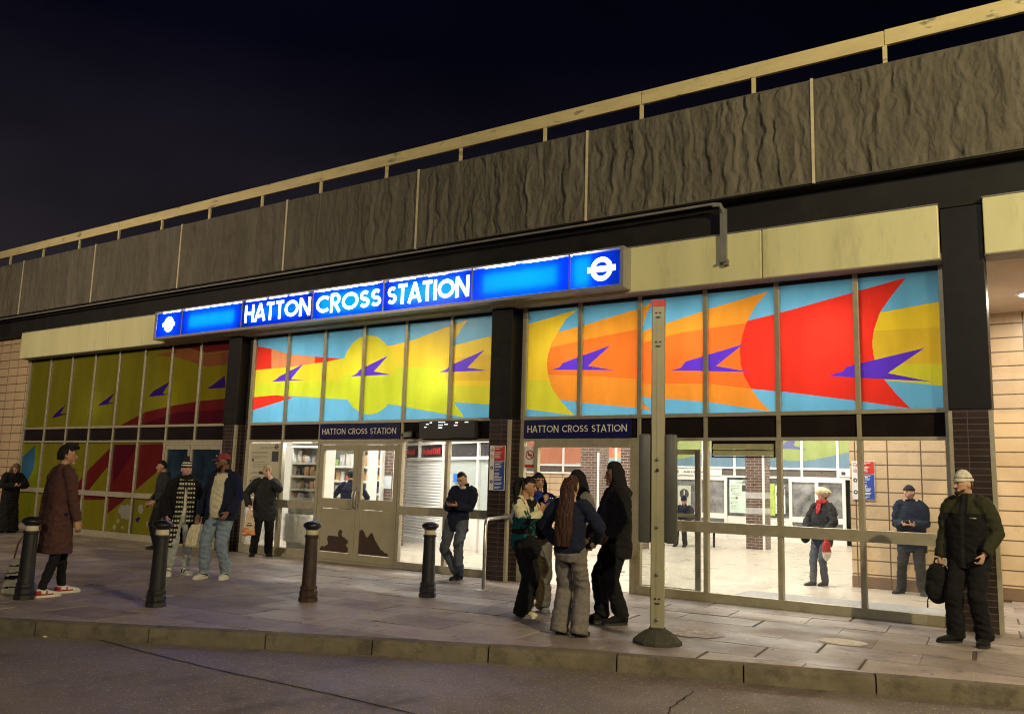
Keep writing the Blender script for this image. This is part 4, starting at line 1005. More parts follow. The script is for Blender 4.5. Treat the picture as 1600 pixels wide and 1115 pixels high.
# pavement: from behind the kerb stones to the building and beyond
KW = .17
def slab_material():
    m, nt, bs = new_mat('concrete_paving_slab')
    g = N(nt, 'ShaderNodeNewGeometry')
    base = ramp(nt, g.outputs['Random Per Island'], 0, 1, (.24, .203, .192, 1), (.40, .345, .32, 1))
    col = mix_rgb(nt, 1., base, ramp(nt, tex_noise(nt, 1.1, 9, (1, 1, 1), .65), .28, .74, (.55, .54, .55, 1), (1.2, 1.18, 1.15, 1)), 'MULTIPLY')
    col = mix_rgb(nt, 1., col, ramp(nt, tex_noise(nt, 60, 5, (1, 1, 1), .7), .25, .75, (.82, .82, .82, 1), (1.15, 1.15, 1.15, 1)), 'MULTIPLY')
    d = ramp(nt, tex_noise(nt, 2.6, 10, (1, 1, 1), .75), .56, .68)
    col = mix_rgb(nt, d, col, (.095, .08, .075, 1))
    vo = N(nt, 'ShaderNodeTexVoronoi'); vo.inputs['Scale'].default_value = 5.5
    tc = N(nt, 'ShaderNodeTexCoord'); nt.links.new(tc.outputs['Object'], vo.inputs['Vector'])
    gum = mix_rgb(nt, 1., ramp(nt, vo.outputs['Distance'], .10, .13, (1, 1, 1, 1), (0, 0, 0, 1)), ramp(nt, vo.outputs['Color'], .52, .55), 'MULTIPLY')
    col = mix_rgb(nt, gum, col, (.075, .065, .06, 1))
    vo2 = N(nt, 'ShaderNodeTexVoronoi'); vo2.inputs['Scale'].default_value = 3.1
    nt.links.new(tc.outputs['Object'], vo2.inputs['Vector'])
    spk = mix_rgb(nt, 1., ramp(nt, vo2.outputs['Distance'], .045, .06, (1, 1, 1, 1), (0, 0, 0, 1)), ramp(nt, vo2.outputs['Color'], .6, .63), 'MULTIPLY')
    col = mix_rgb(nt, spk, col, (.5, .46, .38, 1))
    nt.links.new(col, bs.inputs['Base Color'])
    nt.links.new(ramp(nt, tex_noise(nt, 1.4, 6), .35, .7, (.34,)*3+(1,), (.72,)*3+(1,)), bs.inputs['Roughness'])
    bn = N(nt, 'ShaderNodeBump'); bn.inputs['Strength'].default_value = .5; bn.inputs['Distance'].default_value = .008
    nt.links.new(tex_noise(nt, 40, 7, (1, 1, 1), .65), bn.inputs['Height']); nt.links.new(bn.outputs[0], bs.inputs['Normal'])
    return m
mb = MB()
for i in range(len(kc)-1):
    p, q = kc[i]+kn[i]*KW, kc[i+1]+kn[i+1]*KW
    mb.add([(p.x, p.y, -.009), (q.x, q.y, -.009), (q.x, 9, -.009), (p.x, 9, -.009)], [(0, 1, 2, 3)])
tag(mb.build('pavement_bed', mat('joint_dirt', (.085, .072, .066, 1), .9, 0, .3, 12)), kind='structure')
def clip(poly, p, n):      # keep the side n points to
    out = []
    for i in range(len(poly)):
        u, v = poly[i], poly[(i+1) % len(poly)]
        du, dv = (u-p).dot(n), (v-p).dot(n)
        if du >= 0: out.append(u)
        if (du >= 0) != (dv >= 0): out.append(u+(v-u)*(du/(du-dv)))
    return out
mb = MB(); rs = random.Random(11)
ang = R(5); e1 = V((math.cos(ang), math.sin(ang))); e2 = V((-math.sin(ang), math.cos(ang)))
kin = [kc[i]+kn[i]*(KW+.008) for i in range(len(kc))]
for row in range(-30, 9):
    for cl in range(-34, 14):
        sx, sy = .90, .60
        o = e1*((cl+.5*(row % 2)+rs.uniform(-.02, .02))*sx)+e2*(row*sy)+V((-2, -1))
        if not (-27 < o.x < 9): continue
        g = .005
        poly = [o+e1*g+e2*g, o+e1*(sx-g)+e2*g, o+e1*(sx-g)+e2*(sy-g), o+e1*g+e2*(sy-g)]
        cen = o+e1*sx/2+e2*sy/2
        k = min(range(len(kin)), key=lambda t: (kin[t]-cen).length_squared)
        dk = (cen-kin[k]).dot(kn[k])
        if dk < -.6: continue
        if dk < .7:
            poly = clip(poly, kin[k], kn[k])
            if len(poly) < 3: continue
            c2 = sum(poly, V((0, 0)))/len(poly); k = min(range(len(kin)), key=lambda t: (kin[t]-c2).length_squared); poly = clip(poly, kin[k], kn[k])
        ymax = 3.6 if cen.x > -1.4 else .02
        poly = clip(poly, V((0, ymax)), V((0, -1))) if len(poly) > 2 else poly
        if cen.x < -.4 and cen.y > -.3 and len(poly) > 2 and cen.x > -2: poly = clip(poly, V((-1.22, 0)), V((1, 0))) if cen.y > .3 else poly
        if len(poly) < 3: continue
        tx, ty, h = rs.gauss(0, .0022), rs.gauss(0, .0028), rs.gauss(0, .0016)
        zt_ = [min(.006, max(-.005, h+(p-cen).x*tx*2+(p-cen).y*ty*2)) for p in poly]
        n = len(poly)
        inn = [cen+(p-cen)*.988 for p in poly]
        vs = [(p.x, p.y, -.03) for p in poly]+[(p.x, p.y, z-.0035) for p, z in zip(poly, zt_)]+[(p.x, p.y, z) for p, z in zip(inn, zt_)]
        fs = [(i, (i+1) % n, n+(i+1) % n, n+i) for i in range(n)]+[(n+i, n+(i+1) % n, 2*n+(i+1) % n, 2*n+i) for i in range(n)]+[tuple(2*n+i for i in range(n))]
        mb.add(vs, fs)
tag(mb.build('pavement', slab_material()), kind='structure')
# kerb: stones about 0.95 m long with open joints and chipped arrises
mb = MB()
i = 0
while i+6 < len(kc):
    hi = random.uniform(-.006, .006); out = random.uniform(-.006, .006)
    rings = []
    for k in range(i, i+7):
        p, n = kc[k].copy(), kn[k]
        t = (kc[min(k+1, len(kc)-1)]-kc[max(k-1, 0)]).normalized()
        if k == i: p = p+t*.007
        if k == i+6: p = p-t*.007
        ch = .012+.012*abs(noise.noise((k*.9, 3.1, .2)))+(.02 if noise.noise((k*.31, 7.7, 0)) > .33 else 0)
        q = lambda o, z: (p.x+n.x*(o+out), p.y+n.y*(o+out), z+hi)
        rings.append([q(-.012, ROADZ-.08), q(0, -ch*1.2), q(ch*.4, -ch*.4), q(ch*1.3, .003), q(KW-.004, .004), q(KW-.004, ROADZ-.08)])
    mb.ring_loft([r[::-1] for r in rings])
    i += 6
tag(mb.build('kerb', m_kerb, smooth=35), kind='structure')
# tarred joint running across the road
mb = MB()
J = [(-9.6, -6.42), (-8.26, -6.55), (-6.49, -6.63), (-5.17, -6.60), (-4.11, -6.61), (-2.2, -6.6)]
jc = curve_at(J, .05)
for a in range(len(jc)-1):
    w0 = .010+.006*noise.noise((a*.37, 1, 1)); w1 = .010+.006*noise.noise(((a+1)*.37, 1, 1))
    o0 = .012*noise.noise((a*.21, 9, 1)); o1 = .012*noise.noise(((a+1)*.21, 9, 1))
    p, q = jc[a], jc[a+1]
    mb.add([(p.x, p.y+o0-w0, ROADZ+.004), (q.x, q.y+o1-w1, ROADZ+.004), (q.x, q.y+o1+w1, ROADZ+.004), (p.x, p.y+o0+w0, ROADZ+.004)], [(0, 1, 2, 3)])
tag(mb.build('road_joint', mat('tar_joint', (.012, .010, .009, 1), .8)), kind='structure')
# cracks: one in the road, several in the slabs
def crack(name, lines, z, w):
    mb = MB()
    for n, pts in enumerate(lines):
        cc = curve_at(pts, .03)
        for i in range(len(cc)-1):
            t = (cc[i+1]-cc[i]); nn = V((-t.y, t.x)).normalized() if t.length else V((0, 1))
            o0, o1 = [nn*.03*noise.noise((k*.45+n*9, 2.3, n)) for k in (i, i+1)]
            w0, w1 = [w*(.5+.6*abs(noise.noise((k*.8, n, 4.))))*min(1, k/5, (len(cc)-1-k)/5) for k in (i, i+1)]
            p, q = cc[i]+o0, cc[i+1]+o1
            mb.add([(v.x, v.y, z) for v in (p-nn*w0, q-nn*w1, q+nn*w1, p+nn*w0)], [(0, 1, 2, 3)])
    tag(mb.build(name, mat('crack_dirt', (.018, .015, .013, 1), .9)), kind='structure')
crack('road_crack', [[(-2.87, -4.5), (-2.82, -4.89), (-2.8, -5.13), (-2.73, -5.39), (-2.66, -5.9)]], ROADZ+.004, .012)
crack('paving_cracks', [[(-8.89, -1.96), (-8.32, -2.22), (-8.14, -1.98), (-7.74, -2.21), (-7.5, -1.73)], [(-9.51, -1.12), (-9.04, -1.26), (-8.7, -.91)], [(-7.9, -2.61), (-7.4, -2.84), (-7.05, -2.43)], [(-3.41, -3.14), (-3.36, -2.8), (-3.41, -2.49)], [(-10.27, -2.65), (-9.6, -2.75), (-9.33, -2.18)], [(-2.77, -3.85), (-2.66, -3.61), (-2.3, -3.5)]], .0085, .009)
# worn white paint left on the slabs
mb = MB()
def blot(c, rx, ry, seed, a0=0.):
    vs = []
    for k in range(40):
        a = 2*math.pi*k/40; f = 1+.13*noise.noise((math.cos(a)*2.2+seed, math.sin(a)*2.2, seed))
        x, y = rx*f*math.cos(a), ry*f*math.sin(a)
        vs.append((c[0]+x*math.cos(a0)-y*math.sin(a0), c[1]+x*math.sin(a0)+y*math.cos(a0), .009))
    mb.add(vs, [list(range(40))])
blot((-2.23, -2.04), .24, .20, 1.3)
def worn_paint(name, thr):
    m, nt, b = new_mat(name)
    f = ramp(nt, tex_noise(nt, 14, 8, (1, 1, 1), .75), thr-.08, thr+.12)
    nt.links.new(mix_rgb(nt, f, (.22, .19, .175, 1), (.70, .66, .58, 1)), b.inputs['Base Color']); b.inputs['Roughness'].default_value = .7
    return m
tag(mb.build('paving_paint', worn_paint('worn_white_paint', .36)), kind='structure')
mb = MB(); blot((-3.6, -2.67), .30, .26, 4.1, .3)
tag(mb.build('paving_stain', worn_paint('faded_white_paint', .56)), kind='structure')

# ------------------------------------------------------------------ the station building
BLD = thing('station_building', 'long station building with textured concrete parapet, cream fascia and colourful bird murals over its glazing', 'building', (-11, 0, 0))
class P0:  # parts of the building are given in world coordinates
    pass
def part(mb, name, mats, parent=None, label=None, smooth=None):
    o = mb.build(name, mats, None, smooth=smooth)
    if parent is None:
        o.parent = BLD; o.location = (11, 0, 0)
    else:
        o.parent = parent; o.location = (0, 0, 0)
    if label: o['label'] = label
    return o

MX = [-23.43+1.041*k for k in range(9)]                       # left bay
MX2 = [-14.355+1.043*k for k in range(7)]                     # middle bay
MX3 = [-7.600+1.0375*k for k in range(7)]                     # right bay
ZA, ZB, ZC, ZD, ZE = 2.593, 2.224, 1.086, .937, .125
ZT, ZH = 4.36, 4.43
FT = .034          # half width of a mullion
# columns: brick to 2.58 m, black cladding above
for n, (cx0, cx1) in enumerate(((-14.96, -14.55), (-8.15, -7.735), (-1.345, -.885))):
    o = part(MB().box(cx0, cx1, -.215, .06, 2.58, 5.1, bev=.006), 'column', m_col)
    part(MB().box(cx0+.012, cx1-.012, -.20, .06, -.05, 2.58), 'brick_base', m_brick, o)
    part(MB().box(cx1-.04, cx1+.008, -.208, -.195, 0, 2.56).box(cx1-.004, cx1+.008, -.195, -.15, 0, 2.56), 'corner_guard', m_alu, o)
    if n == 2:
        part(MB().box(cx0-.008, cx0+.035, -.208, -.195, 0, 2.56).box(cx0-.008, cx0+.004, -.195, -.15, 0, 2.56), 'corner_guard', m_alu, o)
# beam between the fascia and the parapet
def zy(z, y):      # heights were read for a plane 0.3 m proud; the same sight line at y
    k = (DEPTH+y)/(DEPTH-.3); return 1.55+(z-1.55)*k
def xy(x, y): return x*(DEPTH+y)/(DEPTH-.3)
YP = -.46
part(MB().box(-42, 22, -.215, .3, 5.08, 5.85), 'roof_beam', m_beam)
# trunking along the foot of the parapet, dropping down at one place
zt = zy(5.615, -.45)
xt = -4.13
mb = MB().box(-42, xt-.05, -.465, -.43, zt-.034, zt-.002)
mb.tube([(xt-.07, -.435, zt-.027), (xt+.02, -.42, zt-.035), (xt+.045, -.34, zt-.14)], .036, 8)
mb.box(xt, xt+.085, -.37, -.302, 4.72, zt-.08).box(xt-.005, xt+.09, -.40, -.30, 4.70, 4.73).box(xt+.05, xt+.11, -.37, -.305, 4.66, 4.74)
part(mb, 'cable_trunking', m_gutter)
# parapet of cast concrete panels
def relief(w, h, seed):
    nx, nz = 300, 110
    vs = []; fs = []
    for j in range(nz+1):
        for i in range(nx+1):
            x, z = w*i/nx, h*j/nz
            wx = .085*noise.noise((x*4.2+seed, z*2.6, seed))+.05*noise.noise((x*8+seed, z*6.5, seed+5))
            wz = .06*noise.noise((x*4+seed, z*3, seed+9))
            f = 1.25*noise.noise(((x+wx)*7.0+seed, (z+wz)*1.15, seed*1.7))+.55*noise.noise(((x+wx)*14, (z+wz)*2.6, seed))
            st = f*3.4; fl = math.floor(st); fr = st-fl
            d = (fl+min(1, max(0, (fr-.50)/.48))**1.4)/3.4
            e = min(1, min(i, nx-i)/4, min(j, nz-j)/4)
            d = .034*max(-1.1, min(1.1, d))+.010*noise.noise((x*16, z*7, 2))+.005*noise.noise((x*40, z*22, 5))
            vs.append((x, -d*e, z))
    for j in range(nz):
        for i in range(nx):
            a = j*(nx+1)+i
            fs.append((a, a+1, a+nx+2, a+nx+1))
    return vs, fs
pz0, pz1 = zy(5.67, YP), zy(7.14, YP)
JX = [xy(-2.84-3.50*k, YP) for k in range(-3, 12)]
JX.sort()
pw = JX[1]-JX[0]
protos = []
for k, x0 in enumerate(JX[:-1]):
    if len(protos) < 7:
        mb = MB(); vs, fs = relief(pw-.04, pz1-pz0, 3.7*len(protos)+1.1); mb.add(vs, fs)
        nx = 300; w = pw-.04; h = pz1-pz0
        mb.box(0, w, .03, .16, 0, h)
        mb.add([(0, 0, 0), (w, 0, 0), (w, .05, 0), (0, .05, 0), (0, 0, h), (w, 0, h), (w, .05, h), (0, .05, h)], [(0, 3, 2, 1), (4, 5, 6, 7), (0, 4, 7, 3), (1, 2, 6, 5)])
        o = mb.build('parapet_panel', m_conc, smooth=60)
        o.parent = BLD; protos.append(o)
    else:
        o = protos[(k*2+1) % 7].copy(); COL.objects.link(o)
    o.location = (x0+.02+11, YP, pz0)
mb = MB().box(JX[0], JX[-1], YP+.02, YP+.34, pz0-.02, pz0)
part(mb, 'parapet_sill', m_beam)
for x0 in JX[1:-1]:
    part(MB().box(x0-.019, x0+.019, YP-.012, YP+.14, pz0-.01, pz1+.015), 'panel_joint', m_joint)
part(MB().box(JX[0], JX[-1], YP+.161, 1.2, pz0, pz1-.02).box(JX[0], JX[-1], 1.2, 30, 5.86, 6.3), 'roof', m_beam)
# handrail
YR = -.42
r0, r1 = zy(7.385, YR), zy(7.60, YR)
mb = MB()
xs = [-42]+[xy(-1.9-1.75*2*k, YR) for k in range(14, -6, -1)]
for a, b in zip(xs, xs[1:]):
    dz = random.uniform(-.006, .006)
    mb.box(a+.004, b-.004, YR, YR+.06, r0+dz, r1+dz, bev=.006)
rail = part(mb, 'roof_handrail', m_railbar)
for k in range(-4, 18):
    x = xy(-1.9-1.752*k, YR)
    part(MB().box(x-.026, x+.026, YR+.012, YR+.05, pz1-.15, r0+.004), 'post', m_railbar, rail)

# fascia panels
def fascia(xs, z0=4.43, z1=5.12):
    for a, b in zip(xs, xs[1:]):
        part(MB().box(a+.006, b-.006, -.30, -.222, z0, z1, bev=.012), 'fascia_panel', m_panel)
    part(MB().box(xs[0], xs[-1], -.304, -.216, z1+.001, z1+.016), 'flashing', m_gutter)
    part(MB().box(xs[0], xs[-1], -.221, .06, z0-.012, z0+.02).box(xs[0], xs[-1], -.292, -.222, z0-.010, z0-.001), 'soffit', m_soffit)
fascia([-23.53, -21.5, -19.4, -17.2])
fascia([-17.2, -14.6, -11.3, -8.15, -5.9], 4.43, 5.10)
fascia([-5.9, -3.56, -1.35])
fascia([-.875, 1.6, 4.2, 8.5], 4.43, 5.13)

# walls, roof and floor of the building
part(MB().box(-42, -23.47, -.02, .2, -.1, 5.1), 'tile_wall', m_tile)
# frames
def bar(x0, x1, z0, z1, y0=-.035, y1=.055): return MB().box(x0, x1, y0, y1, z0, z1, bev=.004)
def frames(X, lower_skip=()):
    for k, x in enumerate(X):
        w = FT if 0 < k < len(X)-1 else FT*1.3
        part(bar(x-w, x+w, ZA, ZT+.07), 'mullion', m_alu)
        if k not in lower_skip:
            part(bar(x-w, x+w, 0, ZB, -.038, .052), 'mullion', m_alu)
        part(bar(x-w*.8, x+w*.8, ZB, ZA, -.034, .05), 'mullion', m_alu)
    part(bar(X[0]-FT, X[-1]+FT, ZA-.035, ZA+.02, -.042, .05), 'transom', m_alu)
    part(bar(X[0]-FT, X[-1]+FT, ZB-.005, ZB+.04, -.042, .05), 'transom', m_alu)
    part(MB().box(X[0]-FT, X[-1]+FT, -.02, .06, ZT, ZT+.09), 'head_frame', m_spandrel)
def spandrels(X, skip=()):
    for k in range(len(X)-1):
        if k in skip: continue
        part(MB().box(X[k]+FT*.8, X[k+1]-FT*.8, -.006, .03, ZB+.04, ZA-.035), 'spandrel_panel', m_spandrel)
frames(MX, (7,)); frames(MX2, (3,)); frames(MX3, (1,))
spandrels(MX); spandrels(MX2); spandrels(MX3)

for x0, x1 in ((-14.56, MX2[0]-.03), (MX2[6]+.03, -8.14), (-7.745, MX3[0]-.03), (MX3[6]+.03, -1.335), (MX[8]+.03, -14.95), (-23.48, MX[0]-.03)):
    part(MB().box(x0, x1, -.03, .065, 0, 2.58), 'jamb', m_brick)
    part(MB().box(x0, x1, -.028, .065, 2.58, 4.42), 'jamb', m_col)
# murals: every pane is partitioned into strips of its colours
def inside(poly, x):
    """crossing heights of the vertical line at x"""
    zs = []
    n = len(poly)
    for i in range(n):
        (x0, z0), (x1, z1) = poly[i], poly[(i+1) % n]
        if (x0 <= x < x1) or (x1 <= x < x0):
            zs.append(z0+(z1-z0)*(x-x0)/(x1-x0))
    zs.sort(); return list(zip(zs[::2], zs[1::2]))
def mural_pane(x0, x1, z0, z1, y, base, name='mural_pane', sub=.008, border=True):
    mb = MB(); n = max(1, int(round((x1-x0)/sub)))
    for i in range(n):
        a, b = x0+(x1-x0)*i/n, x0+(x1-x0)*(i+1)/n
        xm = (a+b)/2
        segs = [(z0, z1, base)]
        for key, poly in MURAL:
            for (s0, s1) in inside(poly, xm):
                s0, s1 = max(s0, z0), min(s1, z1)
                if s1 <= s0: continue
                ns = []
                for (p, q, c) in segs:
                    if q <= s0 or p >= s1: ns.append((p, q, c)); continue
                    if p < s0: ns.append((p, s0, c))
                    if q > s1: ns.append((s1, q, c))
                ns.append((s0, s1, key)); segs = ns
        segs.sort(); mg = []
        for sg in segs:
            if mg and mg[-1][2] == sg[2] and abs(mg[-1][1]-sg[0]) < 1e-6: mg[-1] = (mg[-1][0], sg[1], sg[2])
            else: mg.append(sg)
        for (p, q, c) in mg:
            mb.add([(a, y, p), (b, y, p), (b, y, q), (a, y, q)], [(0, 1, 2, 3)], MKEY.index(c))
    used = sorted(set(mb.m)); mp = {u: i for i, u in enumerate(used)}
    mb.m = [mp[q] for q in mb.m]
    return part(mb, name, [MM[u] for u in used])
for X, base in ((MX, 'limed'), (MX2, 'sky'), (MX3, 'sky')):
    for k in range(len(X)-1):
        mural_pane(X[k]+FT, X[k+1]-FT, ZA+.02, ZT, .012, base)
for k in range(6):
    mural_pane(MX[k]+FT, MX[k+1]-FT, .16, ZB-.005, .012, 'limed')

# left bay, lower part: mid rail, plinth and a pair of dark doors
part(bar(MX[0], MX[6], ZD+.01, ZC-.02, -.045, .05), 'mid_rail', m_alu)
part(bar(MX[0], MX[8], 0, .15, -.05, .05), 'sill', m_alu)
m_bluedark = mat('tinted_blue_glass', (.014, .030, .052, 1), .15, 0, .7, 1.8)
for a, b in ((MX[6]+.05, MX[6]+.93), (MX[6]+.95, MX[8]-.05)):
    d = part(MB().box(a, a+.07, -.03, .03, .15, 2.15).box(b-.07, b, -.03, .03, .15, 2.15).box(a+.07, b-.07, -.03, .03, 2.06, 2.15).box(a+.07, b-.07, -.03, .03, .15, .35), 'door', m_alu)
    part(MB().box(a+.07, b-.07, -.004, .004, .35, 2.06), 'door_pane', m_bluedark, d)
part(bar(MX[6], MX[8], 2.15, ZB-.005, -.04, .05), 'transom', m_alu)

# glazing of the middle bay
def pane(x0, x1, z0, z1, y=.0):
    return part(MB().box(x0, x1, y-.003, y+.003, z0, z1), 'window_pane', m_glass)
X = MX2
part(bar(X[0], X[2], ZD, ZC, -.045, .05), 'mid_rail', m_alu)
part(bar(X[0], X[2], 0, .17, -.05, .05), 'sill', m_alu)
pane(X[1]+FT, X[2]-FT, ZC, ZB-.005); pane(X[1]+FT, X[2]-FT, .17, ZD); pane(X[0]+FT, X[1]-FT, .17, ZD)
part(bar(X[4], X[6], ZD, ZC, -.045, .05), 'mid_rail', m_alu)
part(bar(X[4], X[6], 0, .125, -.05, .05), 'sill', m_alu)
for k in (4, 5):
    pane(X[k]+FT, X[k+1]-FT, ZC, ZB-.005); pane(X[k]+FT, X[k+1]-FT, .125, ZD)
# pair of shop doors, lower panels with torn brown film
m_door = mat('putty_door_enamel', (.36, .33, .23, 1), .5, 0, .08, 3, dirt=(.22, .19, .13, 1), dirt_amt=(.62, .85), dirt_scale=2)
m_torn = mat('torn_brown_film', (.045, .022, .014, 1), .6, 0, .3, 10)
xa, xm, xb = X[2]+.05, X[3], X[4]-.05
part(MB().box(X[2], X[4], -.04, .05, 2.17, 2.215), 'door_head', m_alu)
part(MB().box(X[2], X[4], -.05, .05, 0, .035), 'threshold', m_alu)
for n, (a, b) in enumerate(((xa, xm-.006), (xm+.006, xb))):
    w = .105
    d = part(MB().box(a, a+w, -.028, .028, .04, 2.16, bev=.004).box(b-w, b, -.028, .028, .04, 2.16, bev=.004).box(a+w, b-w, -.026, .026, 2.06, 2.16)
             .box(a+w, b-w, -.026, .026, .98, 1.16).box(a+w, b-w, -.026, .026, .04, .17), 'door', m_door)
    part(MB().box(a+w, b-w, -.003, .003, 1.16, 2.06), 'door_pane', m_glass, d)
    part(MB().box(a+w+.008, b-w-.008, -.018, .010, .178, .972), 'door_panel', m_door, d)
    if n == 0:
        poly = [(.0, .0), (.98, .0), (.98, .10), (.90, .17), (.96, .22), (.97, .30), (.80, .36), (.74, .42), (.76, .52), (.66, .54), (.62, .44), (.64, .36), (.50, .37), (.28, .38), (.25, .28), (.30, .17), (.17, .10), (.05, .10)]
        hx = b-.03; hs = -1
    else:
        poly = [(.0, .0), (.98, .0), (.95, .07), (.86, .07), (.80, .12), (.72, .14), (.62, .26), (.52, .36), (.46, .47), (.40, .52), (.28, .40), (.22, .42), (.16, .52), (.08, .58), (.0, .53)]
        hx = a+.03; hs = 1
    W = b-a-2*w-.03
    rp = []
    for i in range(len(poly)):      # ragged edge
        p, q = poly[i], poly[(i+1) % len(poly)]
        for t in range(5):
            u, v = p[0]+(q[0]-p[0])*t/5, p[1]+(q[1]-p[1])*t/5
            j = .015*noise.noise((u*9+n, v*9, i)) if v > .01 else 0
            rp.append((a+w+.015+W*u+j*.7, .19+.76*(v+j)))
    part(MB().prism(rp, -.0205, -.0185), 'torn_film', m_torn, d)
    mb = MB().tube([(hx, -.03, 1.00), (hx, -.085, 1.03), (hx, -.095, 1.07), (hx, -.095, 1.25), (hx, -.085, 1.29), (hx, -.03, 1.32)], .013, 10)
    mb.box(hx-.025, hx+.025, -.034, -.027, .97, 1.35)
    part(mb, 'door_handle', m_steel, d, smooth=40)

# right bay: doorway on the left, fixed panes to the right
X = MX3
DX0, DX1 = -7.33, -5.66
part(bar(DX0-.035, DX0+.035, 0, ZB, -.035, .05), 'door_post', m_alu)
pane(X[0]+FT, DX0-.035, .125, ZB-.005)
part(bar(X[0], DX0-.035, 0, .125, -.05, .05), 'sill', m_alu)
part(bar(DX1, DX1+.10, 0, ZB, -.04, .05), 'door_post', m_alu)
part(MB().box(DX0, DX1, -.05, .06, 2.12, ZB), 'door_header', m_alu)
part(bar(DX1+.1, X[6], ZD, ZC, -.045, .05), 'mid_rail', m_alu)
part(bar(DX1+.1, X[6], 0, .125, -.05, .05), 'sill', m_alu)
for k in (2, 3, 4, 5):
    pane(X[k]+FT, X[k+1]-FT, ZC, ZB-.005); pane(X[k]+FT, X[k+1]-FT, .125, ZD)
# sliding leaf parked behind the first fixed pane
a, b = -5.60, -4.62
d = part(MB().box(a, a+.06, .10, .14, .03, 2.1).box(b-.08, b, .10, .14, .03, 2.1).box(a+.06, b-.08, .10, .14, 2.03, 2.1).box(a+.06, b-.08, .10, .14, .03, .13).box(a+.06, b-.08, .10, .14, 1.13, 1.18), 'sliding_door', m_alu)
part(MB().box(a+.06, b-.08, .118, .122, .13, 2.03), 'door_pane', m_glass, d)
# louvred vent at the head of one pane
a, b = -4.40, -3.50
mb = MB().box(a, b, -.02, .03, 2.185, ZB-.006, 0).box(a, b, -.02, .03, 1.985, 2.0, 0).box(a, a+.02, -.02, .03, 2.0, 2.185, 0).box(b-.02, b, -.02, .03, 2.0, 2.185, 0)
for z in (2.01, 2.10):
    mb.add([(a+.02, -.045, z), (b-.02, -.045, z), (b-.02, -.005, z+.076), (a+.02, -.005, z+.076)], [(0, 1, 2, 3)], 1)
    mb.add([(a+.02, -.005, z), (b-.02, -.005, z), (b-.02, -.005, z+.085), (a+.02, -.005, z+.085)], [(0, 1, 2, 3)], 0)
part(mb, 'louvre_vent', [m_spandrel, mat('louvre_blade', (.38, .37, .22, 1), .4)])
# glazed return screen behind the right column, and the passage next to it
part(MB().box(-1.31, -1.25, .07, .13, 0, 4.4).box(-1.31, -1.25, 3.5, 3.61, 0, 4.4).box(-1.31, -1.25, .13, 3.5, 0, .12).box(-1.31, -1.25, .13, 3.5, 2.2, 2.26).box(-1.31, -1.25, .13, 3.5, 1.0, 1.08), 'return_screen', m_alu)
part(MB().box(-1.283, -1.277, .13, 3.5, .12, 1.0).box(-1.283, -1.277, .13, 3.5, 1.08, 2.2), 'window_pane', m_glass)
part(MB().box(-1.283, -1.277, .13, 3.5, 2.26, 4.4), 'spandrel_panel', m_soffit)
m_pceil = mat('passage_ceiling_board', (.62, .50, .40, 1), .6, 0, .06, 2)
mb = MB()
for k in range(5):
    mb.box(-1.25, 12, .065+.74*k, .8+.74*k, 4.43, 4.48)
part(mb, 'passage_ceiling', m_pceil)

# ------------------------------------------------------------------ inside the station
part(MB().box(-3.34, 14, 3.62, 3.95, .19, 4.6), 'tile_wall', m_tile)
part(MB().box(-3.345, 14, 3.612, 3.95, 0, .19), 'skirting', m_skirt)
fl = MB().add([(-24, .05, .004), (-1.25, .05, .004), (-1.25, 15, .004), (-24, 15, .004)], [(0, 1, 2, 3)])
tag(fl.build('hall_floor', m_floor), kind='structure')
tag(MB().add([(-4.45, .25, .008), (-1.0, .25, .008), (-1.0, 1.7, .008), (-4.45, 1.7, .008)], [(0, 1, 2, 3)]).add([(-10.1, .25, .008), (-8.2, .25, .008), (-8.2, 1.2, .008), (-10.1, 1.2, .008)], [(0, 1, 2, 3)]).build('entrance_mat', m_mat), kind='structure')
part(MB().box(-24, -1.26, .07, 16, 4.49, 4.6), 'hall_ceiling', m_inwhite)
part(MB().box(-24.1, -24, .07, 15.5, 0, 4.46), 'partition_wall', m_inwhite)
part(MB().box(-24, -14.6, .72, .8, 0, 4.46).box(-14.66, -14.6, .07, .72, 0, 4.46), 'partition_wall', mat('dim_store_wall', (.3, .28, .24, 1), .7))
part(MB().box(-3.36, -3.33, 3.96, 15, 0, 4.46), 'partition_wall', m_tile)
# far front of the hall: murals over a sign band over doors and tiled walls
YF = 15.
FX = [-24+1.05*k for k in range(21)]
mb = MB()
fm = [mat_trans('far_mural_'+k, c, .3) for k, c in (('green', (.42, .52, .20, 1)), ('blue', (.22, .36, .48, 1)), ('orange', (.70, .30, .19, 1)), ('pale', (.42, .60, .66, 1)), ('amber', (.72, .46, .20, 1)), ('red', (.62, .22, .17, 1)))]
def far_col(x, z):
    u = x+24
    if x < -12.2:
        e = 2.55+.10*(x+14)+.05*math.sin(x*3)
        if z < e-.1: return 3
        if z < e+.15 and x > -13.6: return 4
        return 2 if (z < 3.6 or x < -14) else 5
    e = 2.62+.16*math.sin((x+10.5)*1.5)
    return 1 if z < e else 0
for k in range(len(FX)-1):
    a, b = FX[k]+.03, FX[k+1]-.03
    for i in range(30):
        for j in range(60):
            x0, x1 = a+(b-a)*i/30, a+(b-a)*(i+1)/30; z0, z1 = 2.24+2.2*j/60, 2.24+2.2*(j+1)/60
            mb.add([(x0, YF, z0), (x1, YF, z0), (x1, YF, z1), (x0, YF, z1)], [(0, 1, 2, 3)], far_col((x0+x1)/2, (z0+z1)/2))
